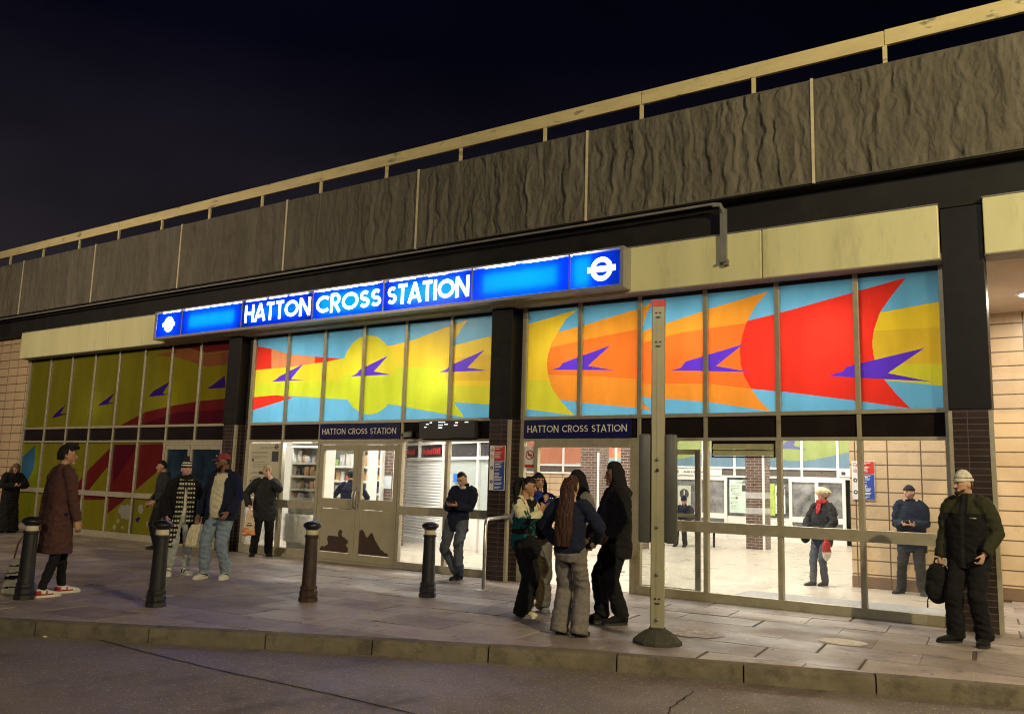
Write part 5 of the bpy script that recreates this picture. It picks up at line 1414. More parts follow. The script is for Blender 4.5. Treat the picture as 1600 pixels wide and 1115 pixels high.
# a swooping bird on the far mural
bird = [(-8.2, 2.86), (-7.9, 2.9), (-7.75, 2.98), (-7.3, 3.3), (-7.45, 2.93), (-7.05, 2.80)]
mb.prism(bird, YF-.006, YF-.004, 6)
part(mb, 'far_mural', fm+[mat('far_bird', (.12, .13, .30, 1), .5)])
mb = MB()
for x in FX: mb.box(x-.035, x+.035, YF-.05, YF+.05, 1.95, 4.45)
mb.box(-24, -3.3, YF-.06, YF+.05, 2.19, 2.25).box(-24, -3.3, YF-.06, YF+.05, 1.92, 1.98)
part(mb, 'far_frame', m_inwhite)
part(MB().box(-24, -3.3, YF-.02, YF+.04, 1.98, 2.19), 'far_spandrel', mat('far_spandrel', (.12, .105, .09, 1), .3))
part(MB().box(-24, -11.9, YF-.01, YF+.2, 0, 1.92), 'far_wall', m_tile)
m_dglass = mat('night_glass', (.20, .205, .21, 1), .15, 0, .7, 2.6)
for x0, x1 in ((-11.35, -9.55), (-7.6, -5.95), (-5.8, -4.3)):
    d = part(MB().box(x0, x0+.09, YF-.06, YF+.02, 0, 1.92).box(x1-.09, x1, YF-.06, YF+.02, 0, 1.92).box(x0+.09, x1-.09, YF-.06, YF+.02, 1.82, 1.92).box(x0+.09, x1-.09, YF-.06, YF+.02, 0, .30).box(x0+.09, x1-.09, YF-.06, YF+.02, .62, .78).box((x0+x1)/2-.05, (x0+x1)/2+.05, YF-.06, YF+.02, .78, 1.82), 'far_door', m_inwhite)
    part(MB().box(x0+.09, x1-.09, YF-.015, YF-.005, .78, 1.82).box(x0+.09, x1-.09, YF-.015, YF-.005, .30, .62), 'door_pane', m_dglass, d)
part(MB().box(-11.9, -11.35, YF-.02, YF+.05, 0, 1.92).box(-9.55, -8.85, YF-.02, YF+.05, 0, .72).box(-8.3, -7.6, YF-.02, YF+.05, 0, .72).box(-4.3, -3.3, YF-.02, YF+.05, 0, 1.92), 'far_wall', m_inwhite)
part(MB().box(-9.55, -7.6, YF+.05, YF+.1, .72, 1.92), 'far_window', m_dglass)
part(MB().box(-24, -3.3, YF+.3, YF+.4, -.1, 5), 'back_wall', m_dark)
# brick pillars in the hall
def pillar(x, y, w=.5, band=False):
    o = part(MB().box(x-w/2, x+w/2, y-w/2, y+w/2, 0, 4.46), 'hall_pillar', m_brick_in)
    part(MB().box(x+w/2-.05, x+w/2+.012, y-w/2-.012, y-w/2, 0, 2.5), 'corner_guard', m_inwhite, o)
    if band:
        for z in (.92, 1.32):
            part(MB().box(x-w/2-.006, x+w/2+.006, y-w/2-.006, y+w/2+.006, z, z+.16), 'grey_band', mat('grey_band', (.42, .42, .43, 1), .5), o)
pillar(-7.35, 11.2, .5, True)
pillar(-12.3, 11.2, .62)
pillar(-9.62, 8.4, .55)
# kiosk wall, set at an angle, with its roller shutter
kd = V((.91, -.41, 0)).normalized(); kp = V((-12.55, 4.55, 0)); kn2 = V((kd.y, -kd.x, 0))
def kq(s, o, z): q = kp+kd*s+kn2*o; return (q.x, q.y, z)
def kbox(mb, s0, s1, z0, z1, o0, o1, mi=0):
    c = kp+kd*((s0+s1)/2)+kn2*((o0+o1)/2); c.z = (z0+z1)/2
    return mb.obox(c, kd*(s1-s0)/2, kn2*(o1-o0)/2, V((0, 0, (z1-z0)/2)), mi)
mb = MB(); n = 26
for k in range(n):
    z0 = .12+1.92*k/n; z1 = .12+1.92*(k+1)/n
    prof = [(0, z0+.004), (.014, z0+.02), (.016, (z0+z1)/2), (.012, z1-.012), (0, z1-.002)]
    for (o0, a), (o1, b) in zip(prof, prof[1:]):
        mb.add([kq(-3.0, o0, a), kq(-.45, o0, a), kq(-.45, o1, b), kq(-3.0, o1, b)], [(0, 1, 2, 3)])
    mb.add([kq(-3.0, 0, z1-.002), kq(-.45, 0, z1-.002), kq(-.45, 0, z1+.004), kq(-3.0, 0, z1+.004)], [(0, 1, 2, 3)])
kbox(mb, -3.0, -.45, 0, .12, -.03, .03)
part(mb, 'roller_shutter', mat('shutter_slats', (.80, .81, .83, 1), .45, 0, .04, 3))
mb = MB()
for s in (-3.06, -1.75, -.40, -.1, 1.3, 2.6): kbox(mb, s-.04, s+.04, 2.02 if s == -1.75 else 0, 3.6, -.05, .06)
for z in (2.04, 2.42, 2.95): kbox(mb, -3.1, 2.64, z, z+.07, -.05, .055)
kbox(mb, -.1, 2.6, .8, .87, -.05, .055)
part(mb, 'kiosk_frame', m_inwhite)
mb = MB(); kbox(mb, -3.1, 2.6, 2.11, 2.42, -.03, .0); kbox(mb, -3.1, 2.6, 2.49, 2.95, -.03, .0)
part(mb, 'kiosk_fascia', mat('kiosk_dark_fascia', (.03, .028, .035, 1), .25))
mb = MB(); kbox(mb, -.06, 2.6, .87, 2.04, -.03, .0)
part(mb, 'kiosk_window', mat('kiosk_pale_glass', (.42, .47, .47, 1), .15, 0, .1, 1))
mb = MB(); kbox(mb, -.40, -.1, 0, 2.04, -.03, .0); kbox(mb, -.06, 2.6, 0, .8, -.03, .0)
part(mb, 'kiosk_wall', m_inwhite)
mb = MB(); kbox(mb, -3.1, 2.6, 3.02, 4.4, -.03, .02)
part(mb, 'kiosk_wall', m_inwhite)
# shop corner behind the doors
part(MB().box(-19, -14.15, 4.5, 4.6, 0, 4.4).box(-19, -18.9, .8, 4.5, 0, 4.4), 'shop_wall', m_inwhite)
# ------------------------------------------------------------------ illuminated station sign
SG = thing('illuminated_sign', 'long backlit blue box sign with white station name and roundels on the fascia', 'sign', (-11.3, -.5, 4.43))
def spart(mb, name, mats, parent=None, smooth=None, label=None):
    o = mb.build(name, mats, None, smooth=smooth)
    o.parent = parent or SG; o.location = (0, 0, 0) if parent else (11.3, .5, -4.43)
    if label: o['label'] = label
    return o
m_sframe = mat('sign_frame_metal', (.34, .33, .32, 1), .35, .3, .12, 8)
DIV = [-17.10, -16.18, -14.19, -12.12, -10.31, -8.34, -6.47, -5.60]
SY, SB = -.55, -.305
z0, z1 = 4.515, 5.035
mb = MB()
mb.box(-17.16, -5.545, SY-.012, SB, z1+.03, z1+.055).box(-17.16, -5.545, SY-.012, SB, z0-.055, z0-.004)
mb.box(-17.16, -17.10, SY-.012, SB, z0-.004, z1+.03).box(-5.60, -5.545, SY-.012, SB, z0-.004, z1+.03)
spart(mb, 'frame', m_sframe)
spart(MB().box(-17.10, -5.60, SB-.004, SB+.003, z0-.004, z1+.03), 'back_plate', m_inwhite)
for x in DIV[1:-1]:
    spart(MB().box(x-.012, x+.012, SY-.010, SB-.004, z0, z1+.03), 'divider', m_sframe)
m_sblue = mat_trans('backlit_blue_acrylic', (.014, .20, .95, 1), .75, .15)
m_sletter = mat_emit('backlit_white_letter', (1, .97, .98, 1), 5)
m_leak = mat_emit('bare_fluorescent_tube', (1, .97, .95, 1), 6)
LIT = []
for k in range(7):
    a, b = DIV[k]+.014, DIV[k+1]-.014
    o = spart(MB().box(a, b, SY, SY+.006, z0+.003, z1-.003), 'backlit_panel', m_sblue)
    LIT.append((a, b, o))
for txt, k in (('HATTON', 2), ('CROSS', 3), ('STATION', 4)):
    a, b, o = LIT[k]
    spart(word(MB(), txt, a+.09, b-.05, z0+.085, z1-.075, SY-.006, .17), 'lettering', m_sletter, o)
def roundel(cx, cz, r, y, mb, mi=0, hole=True):
    n = 40
    r0 = r*.60
    vs = []; fs = []
    for k in range(n):
        c, s = math.cos(2*math.pi*k/n), math.sin(2*math.pi*k/n)
        vs += [(cx+r*c, y, cz+r*s), (cx+r0*c, y, cz+r0*s)]
    for k in range(n):
        j = (k+1) % n
        fs.append((2*k, 2*j, 2*j+1, 2*k+1)[::-1])
    mb.add(vs, fs, mi)
    mb.box(cx-r*1.28, cx+r*1.28, y-.0022, y-.001, cz-r*.24, cz+r*.24, mi)
    return mb
for k, rr in ((0, .17), (6, .185)):
    a, b, o = LIT[k]
    mb = MB(); roundel((a+b)/2+(.12 if k else 0), (z0+z1)/2, rr, SY-.004, mb)
    if not k: mb.lathe([(0.001, 0), (.12, 0)], (0, 0, 0), 4) if False else mb.add([((a+b)/2+.11*math.cos(2*math.pi*i/24), SY-.003, (z0+z1)/2+.11*math.sin(2*math.pi*i/24)) for i in range(24)], [list(range(24))])
    spart(mb, 'roundel', m_sletter, o)
# strips of the tubes showing in the gap above the panels
mb = MB()
for a, b in ((-16.9, -16.62), (-16.55, -16.3), (-16.1, -15.3), (-15.2, -14.6), (-14.5, -14.25), (-14.1, -13.5), (-13.4, -12.9), (-12.8, -12.3), (-12.05, -11.7), (-11.6, -11.0), (-10.9, -10.5), (-10.2, -9.6), (-9.3, -8.9), (-8.1, -7.5), (-7.35, -6.7)):
    spart(MB().box(a, b, SY+.012, SY+.03, z1+.004, z1+.022), 'tube_strip', m_leak)
def area(name, loc, rot, sx, sy, power, col, parent=None, spread=None):
    l = bpy.data.lights.new(name, 'AREA'); l.shape = 'RECTANGLE'; l.size = sx; l.size_y = sy; l.energy = power; l.color = col
    if spread: l.spread = spread
    o = bpy.data.objects.new(name, l); COL.objects.link(o); o.location = loc; o.rotation_euler = rot
    if parent: o.parent = parent; o.location = V(loc)-parent.location
    return o
#         x-centre shift, width share, height, power
for k, (dx, fw, hh, pw_) in enumerate(((0, .28, .22, 40), (0, .76, .27, 70), (0, .8, .2, 12), (.02, .82, .32, 190), (0, .78, .30, 100), (0, .76, .30, 220), (-.22, .32, .42, 80))):
    a, b, o = LIT[k]
    area('sign_tube', ((a+b)/2+dx, SY+.075, (z0+z1)/2), (R(-90), 0, 0), (b-a)*fw, hh, pw_, (1, .98, .96), SG)

# ------------------------------------------------------------------ name boards, notices and other signs on the front
def board(name, label, cat, x0, x1, z0, z1, y, mats, fn=None, group=None, th=.012):
    t = thing(name, label, cat, ((x0+x1)/2, y, z0), 0, group)
    c = (x0+x1)/2
    mb = MB().box(x0-c, x1-c, -th, 0, 0, z1-z0)
    mb.build('plate', mats[0], t)
    if fn: fn(t, x0-c, x1-c, 0, z1-z0, -th)
    return t
def nameletters(t, a, b, z0, z1, y):
    mb = MB(); word(mb, 'HATTON CROSS STATION', a+.07, b-.07, z0+.085, z1-.085, y-.006, .125)
    mb.build('lettering', m_signletter, t)
board('name_board', 'navy station name board above the shop doors', 'sign', MX2[2]+.03, MX2[4]-.03, ZB+.045, ZA-.04, -.045, [m_navy], nameletters)
board('name_board', 'navy station name board above the open doorway beside the column', 'sign', MX3[0]+.05, DX1+.03, ZB+.045, ZA-.04, -.05, [m_navy], nameletters)
m_ink = mat('dark_print', (.05, .05, .06, 1), .5)
m_led = mat_emit('indicator_pixels', (.85, .9, 1, 1), 1.6)
def led(t, a, b, z0, z1, y):
    mb = MB().box(a, b, y-.10, y-.001, z0+.02, z1-.01, bev=.01); mb.build('housing', m_dark, t)
    mb = MB()
    for (u, v, w) in ((.13, .78, .05), (.20, .86, .04), (.10, .62, .04), (.36, .88, .12), (.36, .72, .08), (.47, .76, .06), (.36, .58, .07), (.66, .84, .05), (.64, .70, .06), (.83, .86, .06)):
        mb.box(a+(b-a)*u, a+(b-a)*(u+w), y-.104, y-.101, z0+(z1-z0)*v, z0+(z1-z0)*(v+.05))
    mb.build('pixels', m_led, t)
board('departure_display', 'black dot matrix display over the panes beside the leaning man', 'display', MX2[4]+.50, MX2[6]-.38, ZB+.03, ZA-.02, -.045, [m_spandrel], led)
cam = thing('wall_camera', 'small dark security camera beside the black display', 'camera', (MX2[4]+.22, -.05, ZB+.06))
MB().box(-.05, .05, -.02, 0, 0, .12).build('bracket', m_dark, cam)
MB().tube([(0, -.03, .06), (-.02, -.17, .04)], .045, 12).build('body', m_gutter, cam, smooth=40)
MB().tube([(-.021, -.175, .039), (-.022, -.19, .038)], .03, 10).build('lens', m_dark, cam)

def rules_board(name, label, x0, x1, z0, z1, y, glow=False):
    def fn(t, a, b, q0, q1, yy):
        w = b-a; h = q1-q0
        s = a+w*.30
        MB().box(s, b-.006, yy-.002, yy-.0005, q0+h*.66, q1-.008).build('red_panel', m_red, t)
        MB().box(s, b-.006, yy-.002, yy-.0005, q0+.008, q0+h*.65).build('blue_panel', m_blue, t)
        mb = MB()
        for u, ww in ((.95, .8), (.91, .5), (.84, .75), (.80, .6), (.76, .55), (.72, .62), (.61, .8), (.575, .6), (.54, .75), (.51, .7), (.45, .5), (.38, .5), (.345, .55), (.31, .45), (.28, .8), (.25, .75), (.22, .7), (.16, .8), (.13, .72), (.07, .7), (.045, .5)):
            mb.box(s+w*.05, s+w*(.05+.6*ww), yy-.0035, yy-.0022, q0+h*u, q0+h*(u+.016))
        mb.build('print', m_white, t)
        mb = MB()
        for i, u in enumerate((.90, .75, .50, .19)):
            cx, cz, r = a+w*.15, q0+h*u, w*.095
            c = [(cx+r*math.cos(2*math.pi*k/20), yy-.002, cz+r*math.sin(2*math.pi*k/20)) for k in range(20)]
            mb.add(c, [list(range(20))], 0 if i < 2 else 1)
            if i < 2:
                mb.add([(cx+r*.75*math.cos(2*math.pi*k/20), yy-.003, cz+r*.75*math.sin(2*math.pi*k/20)) for k in range(20)], [list(range(20))], 2)
            mb.box(cx-r*.45, cx+r*.5, yy-.0045, yy-.0035, cz-r*.12, cz+r*.18, 1 if i < 2 else 2)
            mb.box(cx-r*.1, cx+r*.15, yy-.0052, yy-.0046, cz-r*.45, cz+r*.4, 1 if i < 2 else 2)
        mb.build('pictogram', [m_red, m_ink, m_white], t)
    return board(name, label, 'sign', x0, x1, z0, z1, y, [m_white], fn)
rules_board('rules_notice', 'tall red and blue rules notice on the dark column beside the leaning man', -8.10, -7.80, 1.42, 2.14, -.205)
rules_board('rules_notice', 'tall red and blue rules notice on the buff tiles indoors behind the mullion', -3.30, -2.94, 1.44, 2.08, 3.60)
def nosmoke(t, a, b, q0, q1, y):
    cx = (a+b)/2; cz = q0+(q1-q0)*.60; r = (b-a)*.40; mb = MB()
    vs = []; fs = []
    for k in range(28):
        c, s = math.cos(2*math.pi*k/28), math.sin(2*math.pi*k/28)
        vs += [(cx+r*c, y-.002, cz+r*s), (cx+r*.78*c, y-.002, cz+r*.78*s)]
    for k in range(28):
        j = (k+1) % 28; fs.append((2*k, 2*k+1, 2*j+1, 2*j))
    mb.add(vs, fs, 0)
    d = r*.62
    mb.add([(cx-d-.008, y-.0045, cz+d), (cx-d+.012, y-.0045, cz+d+.012), (cx+d+.012, y-.0045, cz-d), (cx+d-.008, y-.0045, cz-d-.012)], [(3, 2, 1, 0)], 0)
    mb.box(cx-r*.5, cx+r*.55, y-.0035, y-.0025, cz-.014, cz+.010, 1)
    mb.box(cx+r*.3, cx+r*.36, y-.0035, y-.0025, cz+.02, cz+.05, 1)
    mb.box(a+.008, b-.008, y-.002, y-.001, q0+.008, q0+(q1-q0)*.16, 0)
    mb.build('print', [m_red, m_ink], t)
board('no_smoking_sign', 'small white no smoking sign on the glass beside the doorway', 'sign', MX3[0]+.045, MX3[0]+.24, 1.79, 2.14, -.006, [m_white], nosmoke, th=.004)
# paper notice filling the first pane of the middle bay
m_paper = mat('yellowed_notice_paper', (.50, .48, .36, 1), .6, 0, .05, 2)
m_print = mat('faint_grey_print', (.26, .26, .22, 1), .6)
def notice(t, a, b, q0, q1, y):
    w = b-a; h = q1-q0; mb = MB(); rr = random.Random(5)
    for i, u in enumerate((.93, .905, .83, .81, .76, .74, .72, .64, .60, .57, .54, .45, .43, .36, .33, .30, .22, .19, .15, .12)):
        x0 = a+w*(.34 if u > .9 else .14 if .2 < u < .66 and i % 3 else .08)
        mb.box(x0, x0+w*rr.uniform(.25, .55), y-.002, y-.001, q0+h*u, q0+h*(u+.010))
    mb.build('print', m_print, t)
    mb = MB().box(a+w*.73, b-w*.06, y-.002, y-.001, q0+h*.66, q0+h*.85, 0)
    mb.box(a+w*.10, a+w*.16, y-.002, y-.001, q0+h*.66, q0+h*.71, 0).box(a+w*.36, a+w*.48, y-.002, y-.001, q0+h*.49, q0+h*.51, 1).box(a+w*.36, a+w*.48, y-.002, y-.001, q0+h*.42, q0+h*.475, 0).box(a+w*.08, a+w*.12, y-.002, y-.001, q0+h*.27, q0+h*.31, 0)
    mb.build('picture', [m_ink, mat('yellow_stripe', (.55, .42, .05, 1), .5)], t)
    mb = MB(); roundel(a+w*.86, q0+h*.93, .052, y-.002, mb); mb.build('roundel', m_ink, t)
board('paper_notice', 'large yellowed printed notice behind the pane left of the lit shop window', 'notice', MX2[0]+.05, MX2[1]-.05, ZC+.03, ZB-.03, -.003, [m_paper], notice, th=.004)
# white backing sheets in the lower panes below it
m_sheet = mat_trans('white_backing_sheet', (.86, .85, .80, 1), .6, .6)
def crumple(t, a, b, q0, q1, y): pass
for n, (a, b, q) in enumerate(((MX2[0]+.10, MX2[1]-.06, ZD-.05), (MX2[1]+.06, MX2[2]-.16, ZD-.10))):
    mb = MB(); nx, nz = 24, 20; w = b-a; h = q-.30
    vs = [(w*i/nx-w/2, .02*noise.noise((i*.3, j*.3, n*5))+(.025 if j > 0 else .05), .28+h*j/nz-.03*(1 if j == 0 and i > 14 else 0)) for j in range(nz+1) for i in range(nx+1)]
    mb.add([(x, y, z-.28) for x, y, z in vs], [(j*(nx+1)+i, j*(nx+1)+i+1, (j+1)*(nx+1)+i+1, (j+1)*(nx+1)+i) for j in range(nz) for i in range(nx)])
    mb.box(-.01, .01, .018, .03, .0, h-.02) if n else None
    mb.add([(x, .06, z) for x, z in ((-w/2, 0), (w/2, 0), (w/2, h), (-w/2, h))], [(3, 2, 1, 0)])
    o = mb.build('paper_sheet', m_sheet, smooth=60); o.location = ((a+b)/2, .06, .28)
    tag(o, ['flat white sheet standing behind the low pane under the paper notice', 'folded white sheet standing behind the low pane under the lit shop shelves'][n], 'paper')

# shop shelves seen through the panes
GOODS = []
gm = [mat('packet_'+k, c, .35, 0, .35, 22) for k, c in (('green', (.24, .36, .14, 1)), ('red', (.45, .12, .10, 1)), ('silver', (.55, .57, .60, 1)), ('yellow', (.70, .52, .10, 1)), ('orange', (.66, .38, .18, 1)), ('blue', (.10, .11, .22, 1)), ('white', (.75, .75, .74, 1)), ('tan', (.55, .36, .2, 1)), ('dark', (.06, .06, .09, 1)))]
gn = ['green', 'red', 'silver', 'yellow', 'orange', 'dark blue', 'white', 'tan', 'black']
proto = {}
def packet(kind, shape, loc, s, rz, where):
    key = (kind, shape)
    if key not in proto:
        mb = MB()
        if shape == 'bag':     # pillow bag with crimped ends
            rings = []
            for z, rx, ry in ((0, .5, .04), (.08, .5, .08), (.3, .46, .24), (.6, .46, .24), (.9, .5, .08), (1, .5, .03)):
                rings.append([(rx*math.copysign(abs(math.cos(a))**.6, math.cos(a)), ry*math.sin(a), z) for a in [2*math.pi*k/14 for k in range(14)]])
            mb.ring_loft(rings)
        elif shape == 'bottle':
            mb.lathe([(.2, 0), (.24, .05), (.24, .6), (.09, .8), (.09, .92), (.12, .93), (.12, 1)], n=12)
        else:
            mb.box(-.45, .45, -.3, .3, 0, 1, bev=.03)
        o = mb.build('grocery_packet', gm[kind], smooth=40); proto[key] = o
    else:
        o = proto[key].copy(); COL.objects.link(o)
    o.location = loc; o.scale = s; o.rotation_euler = (0, 0, rz)
    tag(o, '%s %s among the groceries on the %s' % (gn[kind], {'bag': 'bagged snack', 'bottle': 'bottle', 'box': 'boxed item'}[shape], where), 'grocery', 'groceries on the '+where)
m_shelf = mat('white_shelf_metal', (.66, .66, .63, 1), .4, 0, .05, 5)
def shelf_unit(label, x, y, w, d, h, levels, rz=0.):
    t = thing('shelf_unit', label, 'shelves', (x, y, 0), rz)
    MB().box(-w/2, w/2, d-.02, d, 0, h).build('back_panel', m_shelf, t)
    for s in (-1, 1): MB().box(s*w/2-.02, s*w/2+.02, 0, d, 0, h).build('upright', m_shelf, t)
    for z in levels: MB().box(-w/2+.02, w/2-.02, 0, d-.02, z-.025, z).box(-w/2+.02, w/2-.02, -.02, 0, z-.035, z+.012).build('shelf', m_shelf, t)
    MB().box(-w/2, w/2, -.02, d, h, h+.08).build('light_canopy', m_inwhite, t)
    return t
def stock(x, y, rz, w, rows, where, seed):
    rr = random.Random(seed)
    for z, kinds, shape, hh, n in rows:
        for i in range(n):
            u = -w/2+w*(i+.5)/n
            loc = V((u, .10+rr.uniform(0, .05), 0)); loc.rotate(Matrix.Rotation(rz, 3, 'Z'))
            ww = w/n*rr.uniform(.85, .98)
            sh = shape if shape == 'bottle' else rr.choice((shape, 'bag', 'box'))
            hh2 = hh*rr.choice((.55, .7, .9, 1.))
            kk = rr.choice(kinds+(7, 2, 6)) if rr.random() < .6 else rr.randrange(9)
            s = (ww, .16, hh2) if sh != 'bottle' else (ww*1.6, ww*1.6, hh)
            packet(kk, sh, (x+loc.x, y+loc.y, z+.002), s, rz+rr.uniform(-.12, .12), where)
W1 = MX2[1]+.40
shelf_unit('white lit shelves of snacks right behind the shop window pane', W1, .28, .86, .34, 2.12, (1.12, 1.30, 1.56, 1.82))
area('shelf_light', (W1, .24, 2.16), (R(-35), 0, 0), .8, .05, 9, (1, .97, .92))
stock(W1, .28, 0, .80, [(1.12, (6, 2, 6), 'box', .15, 10), (1.30, (8, 5, 2), 'bag', .22, 6), (1.56, (3, 4, 7, 4), 'bag', .2, 6), (1.82, (0, 1, 2, 8), 'bag', .24, 6)], 'shelves behind the shop window', 3)
shelf_unit('tall white shelves of groceries behind the left shop door', -13.95, 2.2, 1.5, .4, 2.35, (.5, .82, 1.15, 1.48, 1.80), R(12))
stock(-13.95, 2.2, R(12), 1.4, [(.5, (3, 4, 7), 'bag', .24, 10), (.82, (3, 6, 3, 4), 'bag', .26, 10), (1.15, (3, 7, 6, 3), 'bag', .25, 10), (1.48, (4, 6, 1, 2), 'box', .2, 12), (1.80, (0, 8, 0, 3), 'bag', .28, 9)], 'shelves behind the left shop door', 5)
shelf_unit('white shelves of drinks behind the man in the shop', -14.35, 3.3, 1.1, .4, 2.3, (.5, .85, 1.2, 1.52, 1.84), R(14))
stock(-14.35, 3.3, R(14), 1.0, [(.5, (2, 6), 'bottle', .24, 10), (.85, (6, 2, 5), 'bottle', .26, 10), (1.2, (6, 1, 5), 'box', .22, 9), (1.52, (5, 6, 4), 'box', .2, 9), (1.84, (3, 7, 0), 'bag', .24, 8)], 'shelves behind the man in the shop', 8)
o = part(MB().box(-13.95, -13.55, 3.6, 4.05, 0, 4.4), 'shop_pillar', m_brick_in)
part(MB().box(-13.99, -13.953, 3.58, 3.62, 0, 2.6).box(-13.55, -13.51, 3.58, 3.62, 0, 2.6), 'corner_guard', m_inwhite, o)
part(MB().box(-13.9, -13.6, 3.585, 3.598, 1.32, 1.62), 'grey_band', mat('pale_notice_band', (.5, .56, .60, 1), .5), o)

# signs over the far doors
def strip(t, a, b, q0, q1, y):
    mb = MB()
    for u, w in ((.22, .05), (.28, .07), (.37, .03), (.42, .08), (.52, .04), (.58, .09), (.7, .05)): mb.box(a+(b-a)*u, a+(b-a)*(u+w), y-.003, y-.001, q0+.07, q1-.07)
    mb.build('print', m_print, t)
    MB().box(a+.06, a+.18, y-.003, y-.001, q0+.05, q1-.05).build('symbol', m_ink, t)
board('door_sign', 'long white sign strip over the far doors left of the hall pillar', 'sign', -11.35, -9.7, 1.97, 2.17, YF-.08, [m_white], strip)
board('door_sign', 'long white sign strip over the far doors above the woman in the fur hat', 'sign', -6.1, -4.4, 2.0, 2.2, YF-.08, [m_white], strip)
board('far_poster', 'pale green printed poster on the far wall beside the hall pillar', 'poster', -9.45, -8.9, .82, 1.84, YF-.07, [mat('pale_green_poster', (.58, .74, .66, 1), .5)], notice)
def excl(t, a, b, q0, q1, y):
    cx, cz = (a+b)/2, q0+(q1-q0)*.6; r = (b-a)*.36
    MB().add([(cx+r*math.cos(2*math.pi*k/24), y-.002, cz+r*math.sin(2*math.pi*k/24)) for k in range(24)], [list(range(24))]).build('disc', m_ink, t)
    MB().box(cx-.016, cx+.016, y-.004, y-.003, cz-.04, cz+.12).box(cx-.016, cx+.016, y-.004, y-.003, cz-.10, cz-.065).box(a+.04, b-.04, y-.004, y-.003, q0+.03, q0+.07).build('print', m_signletter, t)
board('warning_poster', 'pale poster with a dark disc and exclamation mark on the far door', 'poster', -11.2, -10.75, .95, 1.62, YF-.07, [mat('pale_warning_poster', (.55, .56, .48, 1), .5)], excl)
board('far_map', 'white list notice leaning by the lime green panel at the far front', 'notice', -8.0, -7.7, .85, 1.7, YF-.09, [m_white], notice)
board('green_panel', 'lime green advertising panel at the far front right of the pillar', 'poster', -8.28, -8.02, .78, 1.75, YF-.07, [mat('lime_panel', (.40, .56, .10, 1), .5)])
board('kiosk_roundel', 'small blue opening hours sticker on the kiosk glass', 'sticker', 0, .34, 0, .2, 0, [mat('bright_blue_sticker', (.02, .18, .75, 1), .4)])
o = [q for q in bpy.data.objects if q.name == 'kiosk_roundel'][0]; q = kq(.35, .05, 1.52); o.location = q; o.rotation_euler = (0, 0, math.atan2(kd.y, kd.x))
sg = thing('kiosk_sign', 'unlit red lettered fascia sign over the roller shutter', 'sign', kq(-1.75, .02, 2.14)); sg.rotation_euler = (0, 0, math.atan2(kd.y, kd.x))
mb = MB(); rr = random.Random(3)
for a, b in ((-1.2, -.25), (.2, 1.1)):
    x = a
    while x < b:
        w = rr.uniform(.05, .10); mb.box(x, x+w, -.02, 0, .05, rr.uniform(.15, .2)); x += w+.03
mb.build('lettering', mat('dim_red_letters', (.42, .03, .035, 1), .35), sg)

# ------------------------------------------------------------------ ceiling lights
m_tube = mat_emit('ceiling_tube', (1, .96, .9, 1), 5)
def ceil_light(x, y, L, p, col=(1, .93, .82), rz=0., z=4.46, label='white fluorescent ceiling light in the lit hall', grp='ceiling lights in the hall'):
    t = thing('ceiling_light', label, 'ceiling light', (x, y, z), rz, grp)
    MB().box(-L/2, L/2, -.09, .09, -.07, 0, bev=.01).build('housing', m_inwhite, t)
    MB().box(-L/2+.04, L/2-.04, -.06, .06, -.085, -.071, bev=.01).build('diffuser', m_tube, t)
    l = area('light_tube', (0, 0, -.10), (0, 0, 0), L-.1, .12, p, col); l.parent = t
    return t
PW = 100
for y, p in ((1.1, .9), (3.6, .95), (6.6, 1.), (9.8, 1.), (13.2, 1.2)):
    for x in (-12.9, -10.2, -6.2, -4.0) if y < 12 else (-12.9, -9.8, -7, -4.6):
        if y > 2 and y < 4 and x < -12: continue
        ceil_light(x, y, 1.9, PW*p)
ceil_light(-2.6, 1.6, 1.7, PW*.95)
ceil_light(-14.2, 1.5, 1.9, PW*1.3)
ceil_light(-13.2, 2.9, 1.9, PW*1.2)
ceil_light(-11.2, 2.6, 1.9, PW*1.1)
ceil_light(-16.2, 2.9, 1.9, PW*1.1)
ceil_light(-17.5, 9, 1.9, PW)
ceil_light(-17.5, 13, 1.9, PW)
# small lamps hung close behind the murals, and dim ones added to brighten the left bay
for x, y, z, p in ((-2.75, .48, 3.78, 24), (-4.75, .48, 3.8, 16), (-6.9, .48, 3.75, 16), (-9.45, .48, 3.45, 24), (-11.5, .48, 3.7, 11), (-17.2, .45, 3.3, 1.6), (-20.2, .45, 3.2, 1.6), (-22.9, .45, 1.7, 1.4)):
    t = thing('unseen_lamp', 'unseen small round lamp hung close behind the mural glass', 'lamp', (x, y, z), 0, 'small lamps behind the murals')
    MB().lathe([(.06, .0), (.075, .05), (.03, .10), (.012, .11), (.012, 4.46-z)], n=16).build('shade', m_inwhite, t, smooth=40)
    l = bpy.data.lights.new('lamp_bulb', 'POINT'); l.energy = p; l.shadow_soft_size = .05; l.color = (1, .95, .86)
    o = bpy.data.objects.new('lamp_bulb', l); COL.objects.link(o); o.parent = t; o.location = (0, 0, -.07)
# round light in the passage ceiling
t = thing('round_light', 'round white lamp set in the passage ceiling at the right edge', 'ceiling light', (-.52, 2.25, 4.43))
MB().lathe([(.20, 0), (.20, -.012), (.15, -.022)], n=32).build('rim', m_inwhite, t, smooth=40)
MB().lathe([(.15, -.010), (.14, -.03), (.05, -.036)], n=32).build('diffuser', mat_emit('passage_lamp', (1, .95, .88, 1), 9), t, smooth=40)
l = bpy.data.lights.new('passage_lamp', 'AREA'); l.shape = 'DISK'; l.size = .28; l.energy = 80; l.color = (1, .86, .66)
o = bpy.data.objects.new('passage_lamp', l); COL.objects.link(o); o.parent = t; o.location = (0, 0, -.05)
t2 = copy_tree(t); t2.location = (3.2, 2.25, 4.43); t2['label'] = 'round white lamp further along the passage ceiling, out of the photo'

